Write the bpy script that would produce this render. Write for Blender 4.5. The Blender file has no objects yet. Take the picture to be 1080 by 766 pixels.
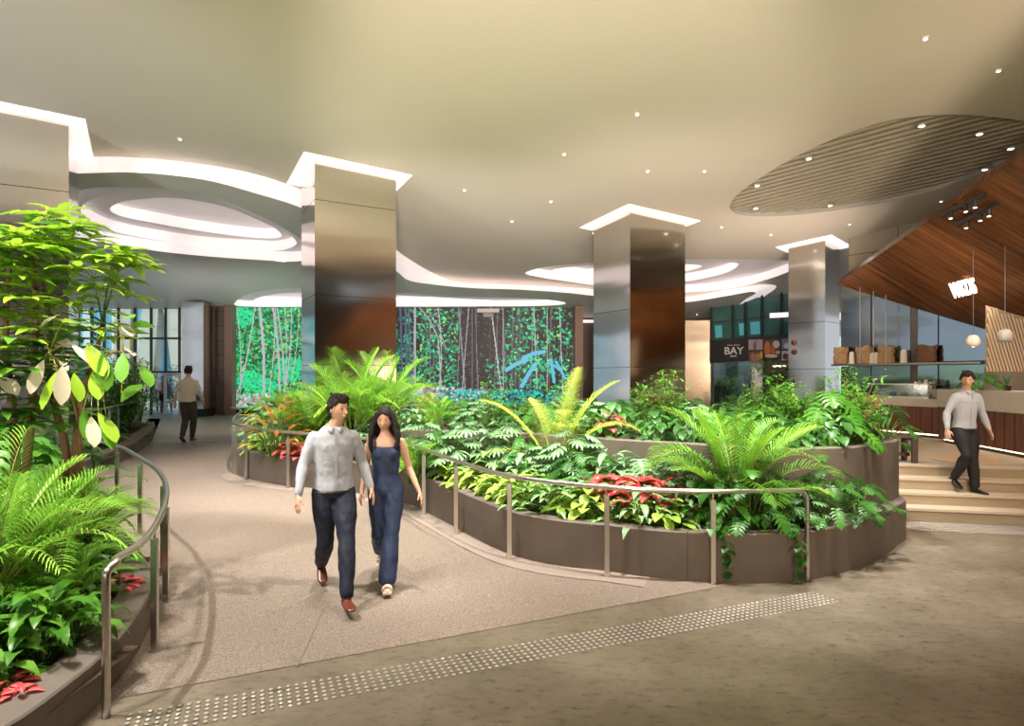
import bpy, bmesh, math, random
import numpy as np
from mathutils import Vector, Matrix, noise
from mathutils.geometry import tessellate_polygon
random.seed(7)
S = bpy.context.scene
COL = S.collection
# ---------------------------------------------------------------- camera, world, exposure
cam_d = bpy.data.cameras.new('camera'); cam = bpy.data.objects.new('camera', cam_d); COL.objects.link(cam)
F, CX, HY, H = 660.0, 540.0, 400.0, 2.0
cam.location = (0, 0, H); cam.rotation_euler = (math.pi/2, 0, 0)
cam_d.sensor_width = 36; cam_d.lens = 36*F/1080; cam_d.shift_y = 17/1080; cam_d.clip_start = .05; cam_d.clip_end = 400
S.camera = cam
S.view_settings.view_transform = 'Standard'; S.view_settings.look = 'None'
S.view_settings.exposure = 0.0; S.view_settings.gamma = 1; S.view_settings.use_curve_mapping = False
S.cycles.max_bounces = 6; S.cycles.diffuse_bounces = 3; S.cycles.glossy_bounces = 3; S.cycles.transmission_bounces = 4
S.cycles.transparent_max_bounces = 6; S.cycles.sample_clamp_indirect = 4; S.cycles.use_denoising = True
W = bpy.data.worlds.new('world'); S.world = W; W.use_nodes = True
bg = W.node_tree.nodes['Background']; bg.inputs[0].default_value = (.80, .90, 1.0, 1); bg.inputs[1].default_value = .80

def area(name, loc, target, sx, sy, power, color):
    l = bpy.data.lights.new(name, 'AREA'); l.shape = 'RECTANGLE'; l.size = sx; l.size_y = sy; l.energy = power; l.color = color
    o = bpy.data.objects.new(name, l); COL.objects.link(o); o.location = loc
    o.rotation_euler = (Vector(target)-Vector(loc)).to_track_quat('-Z', 'Y').to_euler(); return o
def spot(name, loc, target, power, color, angle=70, radius=.08, blend=.6):
    l = bpy.data.lights.new(name, 'SPOT'); l.energy = power; l.color = color; l.spot_size = math.radians(angle); l.spot_blend = blend
    l.shadow_soft_size = radius
    o = bpy.data.objects.new(name, l); COL.objects.link(o); o.location = loc
    o.rotation_euler = (Vector(target)-Vector(loc)).to_track_quat('-Z', 'Y').to_euler(); return o
WARM = (1.0, .83, .68); SOFT = (1.0, .88, .76); WHITE = (1, .96, .9)
# sunlight from behind the viewpoint, falling on the buildings outdoors
sun_l = bpy.data.lights.new('sun', 'SUN'); sun_l.energy = 5; sun_l.angle = .02; sun_l.color = (1, .97, .92); sun_o = bpy.data.objects.new('sun', sun_l); COL.objects.link(sun_o); sun_o.rotation_euler = (math.radians(42), 0, math.radians(4))
# added fill spots without fixtures, behind the viewpoint and at right, brightening the ceiling
for (x, y, z, tx, ty, tz, w, c, a) in ((-5,-4.5,2.2,-4,5,7.3,1900,(1,.93,.82),84),(0,-5,2.2,1,6,7.2,2100,(1,.80,.56),84),(5,-4.5,2.2,5,7,7.1,2200,(1,.76,.52),84),(12,1,2.2,8,9,7.0,900,(1,.76,.50),80),(0,-3,1.6,1,14,6.4,6500,(1,.85,.70),40),(5,-3,1.6,9,14,6.2,3500,(1,.82,.66),40),(-12,-2,2,-9,12,6.6,3800,(.90,.95,1),56)):
    spot('ceiling_fill', (x,y,z), (tx,ty,tz), w, c, a, 1.1 if x > 2 else .3)
# ceiling spotlights, and one aimed up below the canopy: (x, y, z, tx, ty, tz, W, colour, angle)
SPOTS = [
 (-2.5, 5.0, 7.1, -2.3, 6.0, 0, 420, WARM, 75), (0.5, 4.0, 7.2, .3, 6.0, 0, 380, WARM, 75), (3.2, 4.5, 7.1, 4.0, 5.6, 0, 260, WARM, 75),
 (-4.4, 9, 6.7, -5.2, 10, 0, 420, WARM, 75), (-7, 13, 6.4, -7.5, 13.5, 0, 420, WARM, 80), (-7, 19, 5.8, -7.5, 20, 0, 480, WARM, 85),
 (-1.2, 6.6, 7.0, -1.3, 8.6, .6, 760, WHITE, 62), (1.2, 5.8, 7.1, 1.2, 7.2, .6, 760, WHITE, 62), (3.4, 5.6, 7.1, 3.4, 7.6, 1.0, 760, WHITE, 60),
 (-3.2, 8.6, 6.8, -3.4, 11.2, .8, 900, WHITE, 62), (0.4, 9.4, 6.7, 0.3, 10.6, 1.0, 800, WHITE, 70), (4.3, 8.2, 6.8, 3.6, 9.2, 1.4, 620, WHITE, 66),
 (-4.8, 3.4, 7.2, -4.4, 5.2, .6, 900, WHITE, 66), (-3.6, 2.2, 7.3, -3.5, 3.9, .4, 560, WHITE, 60), (-6.4, 6.6, 7.0, -6.2, 8.0, .6, 800, WHITE, 66),
 (-9.6, 12.2, 6.4, -10.0, 14.6, 1.0, 700, WHITE, 66),
 (6.6, 5.8, 7.0, 6.4, 7.6, 0, 340, WARM, 70), (7.3, 7.4, 5.0, 7.0, 9.4, .5, 260, WARM, 75), (8.2, 10.6, 4.6, 8.7, 11.8, .7, 240, WARM, 90),
 (9.6, 13.2, 4.2, 10.8, 15.0, 2.2, 160, WARM, 95), (3.0, 13.2, 6.2, 3.0, 15.2, 1.5, 240, WARM, 70), (6.5, 15, 6.1, 7.0, 19, .6, 300, WARM, 85),
 (8.2, 12.4, 2.9, 8.8, 13.6, 4.6, 70, WARM, 110),  # sits below the wood canopy, aimed up at its underside
]
# added unseen fill spots aimed up to brighten the rear ceiling
for (x, y, z, tx, ty, tz, w, c, a) in ((-1.5,12.4,1.5,-2,17.5,5.9,520,(1,.92,.85),110),(2.4,11.5,1.9,3.2,15.5,6,480,(1,.88,.76),115),(-10.5,20.5,1.2,-9.5,23,5.3,230,(.95,.98,1),120),(7.5,15.5,2.4,7.5,18,5.8,420,(1,.84,.7),110)):
    spot('rear_ceiling_fill', (x,y,z), (tx,ty,tz), w, c, a, .5, 1.0)
for i, s in enumerate(SPOTS):
    spot('ceiling_or_upward_spot', s[:3], s[3:6], s[6]*(1.05 if s[7] is WARM else 2.9), s[7], s[8])

# ---------------------------------------------------------------- photo ray helpers (used once, to find real positions)
P0 = Vector((-2.5, 3.9)); DN = Vector((-.426, .905)); RS, RL = .0425, 12.0
D1 = Vector((.869, .495, 0)); D2 = Vector((-.501, .865, 0))
def fz(x, y):
    s = (x-P0.x)*DN.x + (y-P0.y)*DN.y
    return RS*min(max(s, 0), RL)
def cz(x, y, d=0): return 7.689-.0889*y+d
def ray(px, py, Y): return Vector(((px-CX)/F*Y, Y, H-(py-HY)/F*Y))
def G(px, py, h=0.0):
    """point on the floor raised by h seen at that pixel"""
    lo, hi = 1.0, 60.0
    f = lambda Y: (lambda p: p.z-(fz(p.x, p.y)+h))(ray(px, py, Y))
    a = f(lo)
    for _ in range(60):
        m = (lo+hi)/2
        if f(m)*a > 0: lo = m
        else: hi = m
    return ray(px, py, lo)
def ZP(px, py, z):
    return ray(px, py, (H-z)*F/(py-HY))
def CP(px, py, d=0):
    k = (HY-py)/F
    return ray(px, py, (7.689+d-H)/(k+.0889))

# ---------------------------------------------------------------- mesh collector
class MB:
    def __init__(s): s.v = []; s.f = []; s.m = []
    def add(s, vs, fs, mi=0):
        o = len(s.v); s.v.extend([tuple(v) for v in vs]); s.f.extend([tuple(i+o for i in f) for f in fs]); s.m.extend([mi]*len(fs))
    def box(s, c, d, rz=0, mi=0):
        c = Vector(c); R = Matrix.Rotation(rz, 3, 'Z'); hx, hy, hz = d[0]/2, d[1]/2, d[2]/2
        vs = [c+R@Vector((sx*hx, sy*hy, sz*hz)) for sz in (-1, 1) for sx, sy in ((-1,-1),(1,-1),(1,1),(-1,1))]
        s.add(vs, [(0,3,2,1),(4,5,6,7),(0,1,5,4),(1,2,6,5),(2,3,7,6),(3,0,4,7)], mi)
    def hexa(s, b, t, mi=0):
        n = len(b); s.add(list(b)+list(t), [tuple(range(n))[::-1], tuple(range(n, 2*n))]+[(i, (i+1) % n, n+(i+1) % n, n+i) for i in range(n)], mi)
    def bar(s, a, b, w, h, up=(0,0,1), mi=0):
        a, b = Vector(a), Vector(b); d = (b-a).normalized(); u = Vector(up)
        x = d.cross(u); x = x.normalized() if x.length > 1e-4 else Vector((1,0,0)); u = x.cross(d)
        q = [(-1,-1),(1,-1),(1,1),(-1,1)]
        s.hexa([a+x*w/2*i+u*h/2*j for i, j in q], [b+x*w/2*i+u*h/2*j for i, j in q], mi)
    def tube(s, pts, r, n=8, mi=0, closed=False, caps=True):
        pts = [Vector(p) for p in pts]; m = len(pts); rs = r if hasattr(r, '__len__') else [r]*m
        vs, fs = [], []; prev = None
        for i, p in enumerate(pts):
            t = (pts[(i+1) % m if closed else min(i+1, m-1)]-pts[(i-1) % m if closed else max(i-1, 0)])
            if t.length < 1e-9: t = Vector((0,0,1))
            t.normalize()
            if prev is None: x = t.orthogonal().normalized()
            else:
                x = prev-t*prev.dot(t); x = x.normalized() if x.length > 1e-5 else t.orthogonal().normalized()
            prev = x; y = t.cross(x)
            for k in range(n):
                a = 2*math.pi*k/n; vs.append(p+(x*math.cos(a)+y*math.sin(a))*rs[i])
        for i in range(m if closed else m-1):
            for k in range(n):
                j = (i+1) % m
                fs.append((i*n+k, i*n+(k+1) % n, j*n+(k+1) % n, j*n+k))
        if caps and not closed: fs.append(tuple(range(n))[::-1]); fs.append(tuple((m-1)*n+k for k in range(n)))
        s.add(vs, fs, mi)
    def lathe(s, c, prof, n=16, mi=0):
        c = Vector(c); vs = []; m = len(prof)
        for r, z in prof:
            for k in range(n):
                a = 2*math.pi*k/n; vs.append(c+Vector((r*math.cos(a), r*math.sin(a), z)))
        fs = [(i*n+k, i*n+(k+1) % n, (i+1)*n+(k+1) % n, (i+1)*n+k) for i in range(m-1) for k in range(n)]
        fs += [tuple(range(n))[::-1], tuple((m-1)*n+k for k in range(n))]
        s.add(vs, fs, mi)
    def ball(s, c, r, n=10, m=7, mi=0):
        r = r if hasattr(r, '__len__') else (r, r, r); c = Vector(c); vs = [c+Vector((0,0,-r[2]))]
        for i in range(1, m):
            t = math.pi*i/m-math.pi/2
            for k in range(n):
                a = 2*math.pi*k/n; vs.append(c+Vector((r[0]*math.cos(t)*math.cos(a), r[1]*math.cos(t)*math.sin(a), r[2]*math.sin(t))))
        vs.append(c+Vector((0,0,r[2])))
        fs = [(0, 1+(k+1) % n, 1+k) for k in range(n)]
        for i in range(m-2):
            for k in range(n): fs.append((1+i*n+k, 1+i*n+(k+1) % n, 1+(i+1)*n+(k+1) % n, 1+(i+1)*n+k))
        o = 1+(m-2)*n; fs += [(o+k, o+(k+1) % n, o+n) for k in range(n)]
        s.add(vs, fs, mi)
    def mesh(s, name, mats, smooth=False):
        me = bpy.data.meshes.new(name); me.from_pydata(s.v, [], s.f)
        for m in (mats if isinstance(mats, (list, tuple)) else [mats]): me.materials.append(m)
        if any(s.m): me.polygons.foreach_set('material_index', s.m)
        if smooth: me.polygons.foreach_set('use_smooth', [True]*len(s.f))
        me.update(); return me
    def build(s, name, mats, parent=None, smooth=False):
        o = bpy.data.objects.new(name, s.mesh(name, mats, smooth)); COL.objects.link(o)
        if parent is not None: o.parent = parent
        return o
def tag(o, label=None, cat=None, group=None, kind=None):
    if label: o['label'] = label
    if cat: o['category'] = cat
    if group: o['group'] = group
    if kind: o['kind'] = kind
    return o
def empty(name, loc=(0,0,0), rz=0, **k):
    o = bpy.data.objects.new(name, None); COL.objects.link(o); o.location = loc; o.rotation_euler = (0,0,rz); o.empty_display_size = .1
    return tag(o, **k)
def structure(o, label=None, cat=None): return tag(o, label, cat, None, 'structure')
def keep(o, parent):          # parent while keeping world placement of geometry written in world coordinates
    o.parent = parent; o.matrix_parent_inverse = Matrix.LocRotScale(parent.location, parent.rotation_euler, None).inverted(); return o
def fixnorm(o):
    bm = bmesh.new(); bm.from_mesh(o.data); bmesh.ops.recalc_face_normals(bm, faces=bm.faces); bm.to_mesh(o.data); bm.free(); return o
def bevel(o, w=.01, seg=2):
    m = o.modifiers.new('bevel', 'BEVEL'); m.width = w; m.segments = seg; m.limit_method = 'ANGLE'; return o
def smooth_path(pts, sub=6, closed=False):
    pts = [Vector(p) for p in pts]; n = len(pts); out = []
    g = (lambda i: pts[i % n]) if closed else (lambda i: pts[min(max(i, 0), n-1)])
    for i in range(n if closed else n-1):
        a, b, c, d = g(i-1), g(i), g(i+1), g(i+2)
        for k in range(sub):
            t = k/sub
            out.append(.5*((2*b)+(c-a)*t+(2*a-5*b+4*c-d)*t*t+(3*b-a-3*c+d)*t*t*t))
    if not closed: out.append(pts[-1])
    return out
def resample(pts, step):
    out = [pts[0].copy()]; acc = 0
    for a, b in zip(pts, pts[1:]):
        L = (b-a).length; t = step-acc
        while t <= L: out.append(a.lerp(b, t/L)); t += step
        acc = (acc+L) % step
    return out
def offset2(pts, d, closed=True):
    n = len(pts); out = []
    for i, p in enumerate(pts):
        a = pts[(i-1) % n] if closed else pts[max(i-1, 0)]; b = pts[(i+1) % n] if closed else pts[min(i+1, n-1)]
        t = (b-a); t = Vector((t.x, t.y)).normalized(); q = Vector((p.x, p.y))+Vector((-t.y, t.x))*d
        out.append(Vector((q.x, q.y, p.z)))
    return out
def inside(x, y, poly):
    c = False; n = len(poly); j = n-1
    for i in range(n):
        a, b = poly[i], poly[j]
        if (a.y > y) != (b.y > y) and x < (b.x-a.x)*(y-a.y)/(b.y-a.y)+a.x: c = not c
        j = i
    return c
def poly_holes(name, outer, holes, mat):
    loops = [[Vector((p.x, p.y, 0)) for p in l] for l in [outer]+holes]
    tris = tessellate_polygon(loops); vs = [p for l in [outer]+holes for p in l]
    mb = MB(); mb.add(vs, tris)
    return mb.build(name, mat)

# ---------------------------------------------------------------- materials
def mat(name):
    m = bpy.data.materials.new(name); m.use_nodes = True; nt = m.node_tree; return m, nt, nt.nodes['Principled BSDF']
def N(nt, t, **k):
    n = nt.nodes.new(t)
    for a, b in k.items():
        if a in n.inputs.keys(): n.inputs[a].default_value = b
        else: setattr(n, a, b)
    return n
def noise_node(nt, scale, detail=3, rough=.5, vec=None, sc=None, kind='Object'):
    tc = N(nt, 'ShaderNodeTexCoord'); n = N(nt, 'ShaderNodeTexNoise'); n.inputs['Scale'].default_value = scale
    n.inputs['Detail'].default_value = detail; n.inputs['Roughness'].default_value = rough
    src = tc.outputs[kind]
    if sc:
        mp = N(nt, 'ShaderNodeMapping'); mp.inputs['Scale'].default_value = sc; nt.links.new(src, mp.inputs[0]); src = mp.outputs[0]
    nt.links.new(src, n.inputs['Vector']); return n
def ramp(nt, fac, stops):
    r = N(nt, 'ShaderNodeValToRGB'); e = r.color_ramp.elements
    while len(e) < len(stops): e.new(.5)
    for el, (p, c) in zip(e, stops): el.position = p; el.color = (*c, 1)
    nt.links.new(fac, r.inputs[0]); return r
def pbr(name, col, rough=.5, metal=0, col2=None, scale=3, detail=3, sc=None, bump=0, bscale=None, emit=0, spec=None, ecol=None, lo=.35, hi=.65):
    m, nt, b = mat(name); b.inputs['Base Color'].default_value = (*col, 1); b.inputs['Roughness'].default_value = rough; b.inputs['Metallic'].default_value = metal
    if spec is not None: b.inputs['Specular IOR Level'].default_value = spec
    if col2 is not None:
        n = noise_node(nt, scale, detail, .6, sc=sc); r = ramp(nt, n.outputs['Fac'], [(lo, col), (hi, col2)]); nt.links.new(r.outputs[0], b.inputs['Base Color'])
    if bump:
        n = noise_node(nt, bscale or scale, 3, .6, sc=sc); bp = N(nt, 'ShaderNodeBump'); bp.inputs['Strength'].default_value = bump; bp.inputs['Distance'].default_value = .02
        nt.links.new(n.outputs['Fac'], bp.inputs['Height']); nt.links.new(bp.outputs[0], b.inputs['Normal'])
    if emit: b.inputs['Emission Color'].default_value = (*(ecol or col), 1); b.inputs['Emission Strength'].default_value = emit
    return m
M = {}
M['ceil'] = pbr('ceiling_paint', (.74, .67, .58), .6, col2=(.72, .65, .56), scale=.25)
M['ceil_low'] = pbr('ceiling_paint_grey', (.74,.73,.69), .42)
M['cove'] = pbr('cove_white', (.88, .84, .84), .6, emit=.06, ecol=(1,.9,.9))  # faint glow added to the ledge surface, which is no lamp
M['coveglow'] = pbr('glowing_cove_face', (.95, .88, .88), .6, emit=.60, ecol=(1, .86, .87))  # glow put into cove walls and fascia, standing in for hidden strip lights
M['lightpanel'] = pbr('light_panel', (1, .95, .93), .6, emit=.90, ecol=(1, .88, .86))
M['cap'] = pbr('cove_cap', (.82, .77, .77), .7, emit=.26, ecol=(1, .9, .88))  # glow added to the cap so it looks lit from the cove
M['lamp'] = pbr('lamp_lens', (1, .95, .85), .4, emit=4, ecol=(1, .92, .78))
def steel(name, col, rough, wav=.12):
    m, nt, b = mat(name); b.inputs['Base Color'].default_value = (*col, 1); b.inputs['Metallic'].default_value = 1; b.inputs['Roughness'].default_value = rough
    n1 = noise_node(nt, 1.1, 1, .4, sc=(.35, .35, 1.2)); n2 = noise_node(nt, 40, 2, .5, sc=(1, 1, .02))
    b1 = N(nt, 'ShaderNodeBump'); b1.inputs['Strength'].default_value = wav; b1.inputs['Distance'].default_value = .12
    b2 = N(nt, 'ShaderNodeBump'); b2.inputs['Strength'].default_value = .05; b2.inputs['Distance'].default_value = .004
    nt.links.new(n1.outputs['Fac'], b1.inputs['Height']); nt.links.new(n2.outputs['Fac'], b2.inputs['Height'])
    nt.links.new(b1.outputs[0], b2.inputs['Normal']); nt.links.new(b2.outputs[0], b.inputs['Normal']); return m
M['steel'] = steel('brushed_steel_cladding', (.74, .70, .66), .11, .10)
M['steel_dark'] = steel('bronze_steel_cladding', (.50, .40, .31), .24)
M['steel_wall'] = steel('wavy_steel_wall', (.36, .42, .46), .13, .3)
M['rail'] = pbr('satin_steel_rail', (.62, .58, .54), .28, 1)
M['stud'] = pbr('steel_stud', (.62, .58, .54), .32, .8)
M['black'] = pbr('black_metal', (.012, .012, .013), .4)
M['dark'] = pbr('dark_gap', (.02, .018, .016), .8)
M['soil'] = pbr('soil', (.035, .02, .012), .95, col2=(.075, .045, .028), scale=30, bump=.6)
M['planter'] = pbr('planter_render', (.125, .10, .083), .62, col2=(.15, .122, .10), scale=2.5, bump=.08, bscale=60)
M['wood'] = None
def wood(name, c1, c2, sc=(1, 14, 14), rough=.4, plank=None, coord='Object'):
    m, nt, b = mat(name); b.inputs['Roughness'].default_value = rough
    n = noise_node(nt, 1.6, 4, .6, sc=sc, kind=coord); r = ramp(nt, n.outputs['Fac'], [(.3, c1), (.7, c2)])
    nt.links.new(r.outputs[0], b.inputs['Base Color']); return m
M['wood'] = wood('red_brown_wood_panels', (.11, .032, .014), (.21, .07, .03), (9, 9, .8))
M['canopy'] = wood('amber_wood_boards', (.085, .024, .006), (.36, .13, .038), (.30, 3.4, 1), .26)
M['darkwood'] = wood('dark_wood', (.03, .014, .008), (.07, .03, .015))
M['tanwood'] = wood('tan_plywood', (.50, .30, .15), (.62, .40, .22))
M['cream'] = pbr('cream_stone', (.46, .37, .26), .5, col2=(.50, .41, .30), scale=2)
M['stair'] = pbr('beige_stone_steps', (.30, .225, .14), .5, col2=(.36, .28, .18), scale=3, sc=(.3, 1, 3))
M['nose'] = pbr('pale_step_nosing', (.52, .43, .32), .5)
M['counter'] = pbr('cream_counter_stone', (.58, .52, .44), .4, col2=(.62, .56, .48), scale=4)
M['paper'] = pbr('kraft_paper', (.38, .23, .12), .85, bump=.8, bscale=9)
M['paperdark'] = pbr('dark_kraft_paper', (.16, .08, .04), .85, bump=.8, bscale=9)
M['white'] = pbr('white_ceramic', (.75, .70, .62), .5)
M['greyc'] = pbr('grey_ceramic', (.42, .40, .37), .6)
M['glowstrip'] = pbr('warm_strip_light', (1, .85, .6), .5, emit=3.2, ecol=(1, .80, .52))
M['neon'] = pbr('white_sign_light', (1, .97, .93), .5, emit=1.7, ecol=(1, .93, .88))
M['red'] = pbr('dark_red_alarm', (.16, .035, .04), .4)
M['signblack'] = pbr('sign_black', (.014, .009, .009), .45)
M['teal'] = pbr('teal_glass_panel', (.03, .12, .11), .12, col2=(.05, .17, .15), scale=.7)
M['mullion'] = pbr('dark_mullion', (.02, .025, .03), .4)
M['concrete'] = pbr('pale_concrete', (.42, .40, .36), .7, col2=(.50, .47, .42), scale=2)
def glass(name, col, alpha=.8):
    m, nt, b = mat(name); out = nt.nodes['Material Output']; nt.nodes.remove(b)
    t = N(nt, 'ShaderNodeBsdfTransparent'); t.inputs[0].default_value = (*col, 1); g = N(nt, 'ShaderNodeBsdfGlossy'); g.inputs['Roughness'].default_value = .05
    mx = N(nt, 'ShaderNodeMixShader'); mx.inputs[0].default_value = 1-alpha; nt.links.new(t.outputs[0], mx.inputs[1]); nt.links.new(g.outputs[0], mx.inputs[2]); nt.links.new(mx.outputs[0], out.inputs[0]); return m
M['glass'] = glass('clear_glass', (.80, .93, .97), .88)
M['glassgreen'] = glass('green_glass', (.45, .72, .66), .7)
def granular():
    m, nt, b = mat('granular_aggregate_floor'); b.inputs['Roughness'].default_value = .5
    n = noise_node(nt, 75, 3, .75); n2 = noise_node(nt, .35, 3, .5); v = N(nt, 'ShaderNodeTexVoronoi'); v.inputs['Scale'].default_value = 70
    tc = N(nt, 'ShaderNodeTexCoord'); nt.links.new(tc.outputs['Object'], v.inputs['Vector'])
    r = ramp(nt, n.outputs['Fac'], [(.32, (.09, .068, .055)), (.5, (.21, .165, .135)), (.70, (.36, .295, .245))])
    r2 = ramp(nt, n2.outputs['Fac'], [(.3, (.9, .9, .9)), (.7, (1.08, 1.06, 1.04))])
    mx = N(nt, 'ShaderNodeMix', data_type='RGBA', blend_type='MULTIPLY'); mx.inputs[0].default_value = 1
    nt.links.new(r.outputs[0], mx.inputs[6]); nt.links.new(r2.outputs[0], mx.inputs[7]); nt.links.new(mx.outputs[2], b.inputs['Base Color'])
    bp = N(nt, 'ShaderNodeBump'); bp.inputs['Strength'].default_value = .25; bp.inputs['Distance'].default_value = .005; nt.links.new(v.outputs['Distance'], bp.inputs['Height']); nt.links.new(bp.outputs[0], b.inputs['Normal'])
    return m
M['granular'] = granular()
def concrete_floor():
    m, nt, b = mat('trowelled_concrete_floor'); 
    n = noise_node(nt, 1.3, 6, .62); n2 = noise_node(nt, 9, 8, .78, sc=(1, 2.0, 1)); n3 = noise_node(nt, .45, 2, .5)
    r = ramp(nt, n.outputs['Fac'], [(.3, (.115, .092, .064)), (.52, (.168, .138, .10)), (.72, (.23, .19, .145))])
    r2 = ramp(nt, n2.outputs['Fac'], [(.36, (.34, .32, .3)), (.46, (.95, .95, .95)), (.60, (1.05, 1.05, 1.05)), (.75, (1.35, 1.33, 1.3))])
    mx = N(nt, 'ShaderNodeMix', data_type='RGBA', blend_type='MULTIPLY'); mx.inputs[0].default_value = 1
    nt.links.new(r.outputs[0], mx.inputs[6]); nt.links.new(r2.outputs[0], mx.inputs[7]); nt.links.new(mx.outputs[2], b.inputs['Base Color'])
    rr = ramp(nt, n3.outputs['Fac'], [(.3, (.32,)*3), (.7, (.5,)*3)]); nt.links.new(rr.outputs[0], b.inputs['Roughness'])
    bp = N(nt, 'ShaderNodeBump'); bp.inputs['Strength'].default_value = .08; bp.inputs['Distance'].default_value = .01; nt.links.new(n2.outputs['Fac'], bp.inputs['Height']); nt.links.new(bp.outputs[0], b.inputs['Normal'])
    return m
M['concrete_floor'] = concrete_floor()
M['landing'] = pbr('grey_landing_stone', (.26, .24, .21), .4, col2=(.29, .265, .235), scale=1.5)
def brick(name, c1, c2, mc, sx, sy, coordrot=0):
    m, nt, b = mat(name); b.inputs['Roughness'].default_value = .6
    tc = N(nt, 'ShaderNodeTexCoord'); br = N(nt, 'ShaderNodeTexBrick'); mp = N(nt, 'ShaderNodeMapping')
    nt.links.new(tc.outputs['UV'], mp.inputs[0]); nt.links.new(mp.outputs[0], br.inputs['Vector'])
    br.inputs['Color1'].default_value = (*c1, 1); br.inputs['Color2'].default_value = (*c2, 1); br.inputs['Mortar'].default_value = (*mc, 1)
    br.inputs['Scale'].default_value = 1; br.inputs['Brick Width'].default_value = sx; br.inputs['Row Height'].default_value = sy; br.inputs['Mortar Size'].default_value = .012
    nt.links.new(br.outputs['Color'], b.inputs['Base Color']); return m
M['blocks'] = brick('beige_stone_blocks', (.36, .30, .23), (.40, .34, .26), (.10, .08, .06), 1.3, .62)
M['browntile'] = brick('brown_stone_tiles', (.16, .11, .085), (.19, .135, .105), (.05, .035, .03), 1.2, .6)
def wallquad(name, pts, material, parent=None, thick=.15, n=None):
    """vertical wall panel given bottom/top corner points (a_bottom, b_bottom, b_top, a_top), thickened away from the camera, metric UVs"""
    a, b, c, d = [Vector(p) for p in pts]; nrm = (b-a).cross(d-a).normalized()
    if nrm.dot((a+c)/2-cam.location) < 0: nrm = -nrm
    off = nrm*thick; mb = MB(); mb.hexa([a, b, c, d], [a+off, b+off, c+off, d+off]); o = mb.build(name, material, parent); fixnorm(o)
    uv = o.data.uv_layers.new(name='uv'); x = (b-a); x.z = 0; x.normalize()
    for l in o.data.loops:
        p = o.data.vertices[l.vertex_index].co; uv.data[l.index].uv = ((p-a).dot(x), p.z)
    return o
# ---------------------------------------------------------------- floor
def sstep(a, b, x):
    t = min(max((x-a)/(b-a), 0), 1); return t*t*(3-2*t)
_fz0 = fz
def fz(x, y):
    return _fz0(x, y)*(1-sstep(1.8, 4.4, x) if y < 12 else 1)
LU = Vector((.905, .426))
mb = MB(); mb.add([(-22,-10,0),(20,-10,0),(20,13,0),(-22,13,0)], [(0,1,2,3)]); structure(mb.build('floor', M['concrete_floor']))
mb = MB(); us = [-16, -8, 0, 2, 4, 5.25]; ss = [0]+[12.0*i/12 for i in range(1, 13)]
vs = []
for u in us:
    for s in ss:
        p = P0+LU*u+DN*s; vs.append((p.x, p.y, _fz0(p.x, p.y)+.004))
n = len(ss); mb.add(vs, [(i*n+j, (i+1)*n+j, (i+1)*n+j+1, i*n+j+1) for i in range(len(us)-1) for j in range(n-1)])
structure(mb.build('floor_ramp', M['granular']))
mb = MB(); mb.add([(-2.6,12.6,.20),(24,12.6,.20),(24,34,.505),(-12,34,.505)], [(0,1,2,3)]); structure(mb.build('floor_rear', M['landing']))
mb = MB(); a = P0+LU*-16+DN*12; b = P0+LU*5.25+DN*12
mb.add([(a.x,a.y,.512),(b.x,b.y,.512),(16,34,.512),(a.x,34,.512)], [(0,1,2,3)]); structure(mb.build('floor_landing', M['landing']))
# thin joint line in the ramp
mb = MB(); a, b = G(314,704), G(343,640); mb.bar(a+Vector((0,0,.004)), b+Vector((0,0,.004)), .006, .004); structure(mb.build('floor_joint', M['planter']))
# tactile strips of steel studs
def studs(name, a, b, width, pitch, label, r=.0165, skew=0):
    a, b = Vector(a), Vector(b); d = b-a; L = Vector((d.x, d.y)).length; t = Vector((d.x, d.y)).normalized(); nn = Vector((-t.y, t.x)); mb = MB()
    for i in range(int(L/pitch)):
        for j in range(int(width/pitch)+1):
            q = Vector((a.x, a.y))+t*(i*pitch)+nn*(j*pitch)
            z = fz(q.x, q.y)+.004 if a.z < .6 else a.z
            mb.lathe((q.x, q.y, z), [(r, 0), (r*.8, .004), (r*.4, .0058)], 6)
    return tag(mb.build(name, M['stud'], smooth=True), label, 'tactile paving')
a, b = G(129, 779), G(889, 634); a = a+(a-b)*.0
studs('tactile_strip', a, b, .30, .052, 'long diagonal strip of steel studs on the concrete floor at the foot of the ramp')
a, b = G(136, 471), G(246, 467.5); studs('tactile_strip', a, b, .10, .1, 'thin row of studs across the floor at the top of the ramp', .028)
mb = MB(); a, b, c, d = G(135.5,467), G(160,467), G(170,442), G(156,442)
for i in range(22):
    t = (i+.5)/22; mb.bar(a.lerp(d, 0)+(b-a)*t+Vector((0,0,.006)), d.lerp(c, t)+Vector((0,0,.006)), .05, .012)
tag(mb.build('tactile_strip', M['stud']), 'ribbed steel guidance strip running away from the ramp top toward the glass doors', 'tactile paving')
# ---------------------------------------------------------------- ceiling
FAS = [((-300,205),(-300,225)),((-60,172),(-60,190)),((83,165.7),(83,183)),((151,167),(151,182.5)),((217,174),(217,190)),((270,184),(270,204)),((317,199.5),(317,219)),((350,213),(350,238)),
 ((385,234),(385,265)),((418,263.6),(418,286)),((437,277),(432,296)),((462,290.8),(462,300.7)),((487,298.3),(499,304)),((524,300),(549,305.7)),((573,302),(598,309)),((630,305.5),(630,312.6)),((680,311),(680,318)),
 ((722,313.5),(722,319)),((765,306),(765,312.5)),((800,301),(790,308)),((817,301),(797,309)),((817,305),(795,311)),((806,313),(786,316)),((803,319),(779,323)),((811,325),(778,332)),((838,329),(800,336)),((880,330),(880,338)),((960,330),(960,338))]
up = smooth_path([CP(*a) for a, b in FAS], 5); lo = smooth_path([CP(b[0], b[1], -.36) for a, b in FAS], 5)
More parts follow.
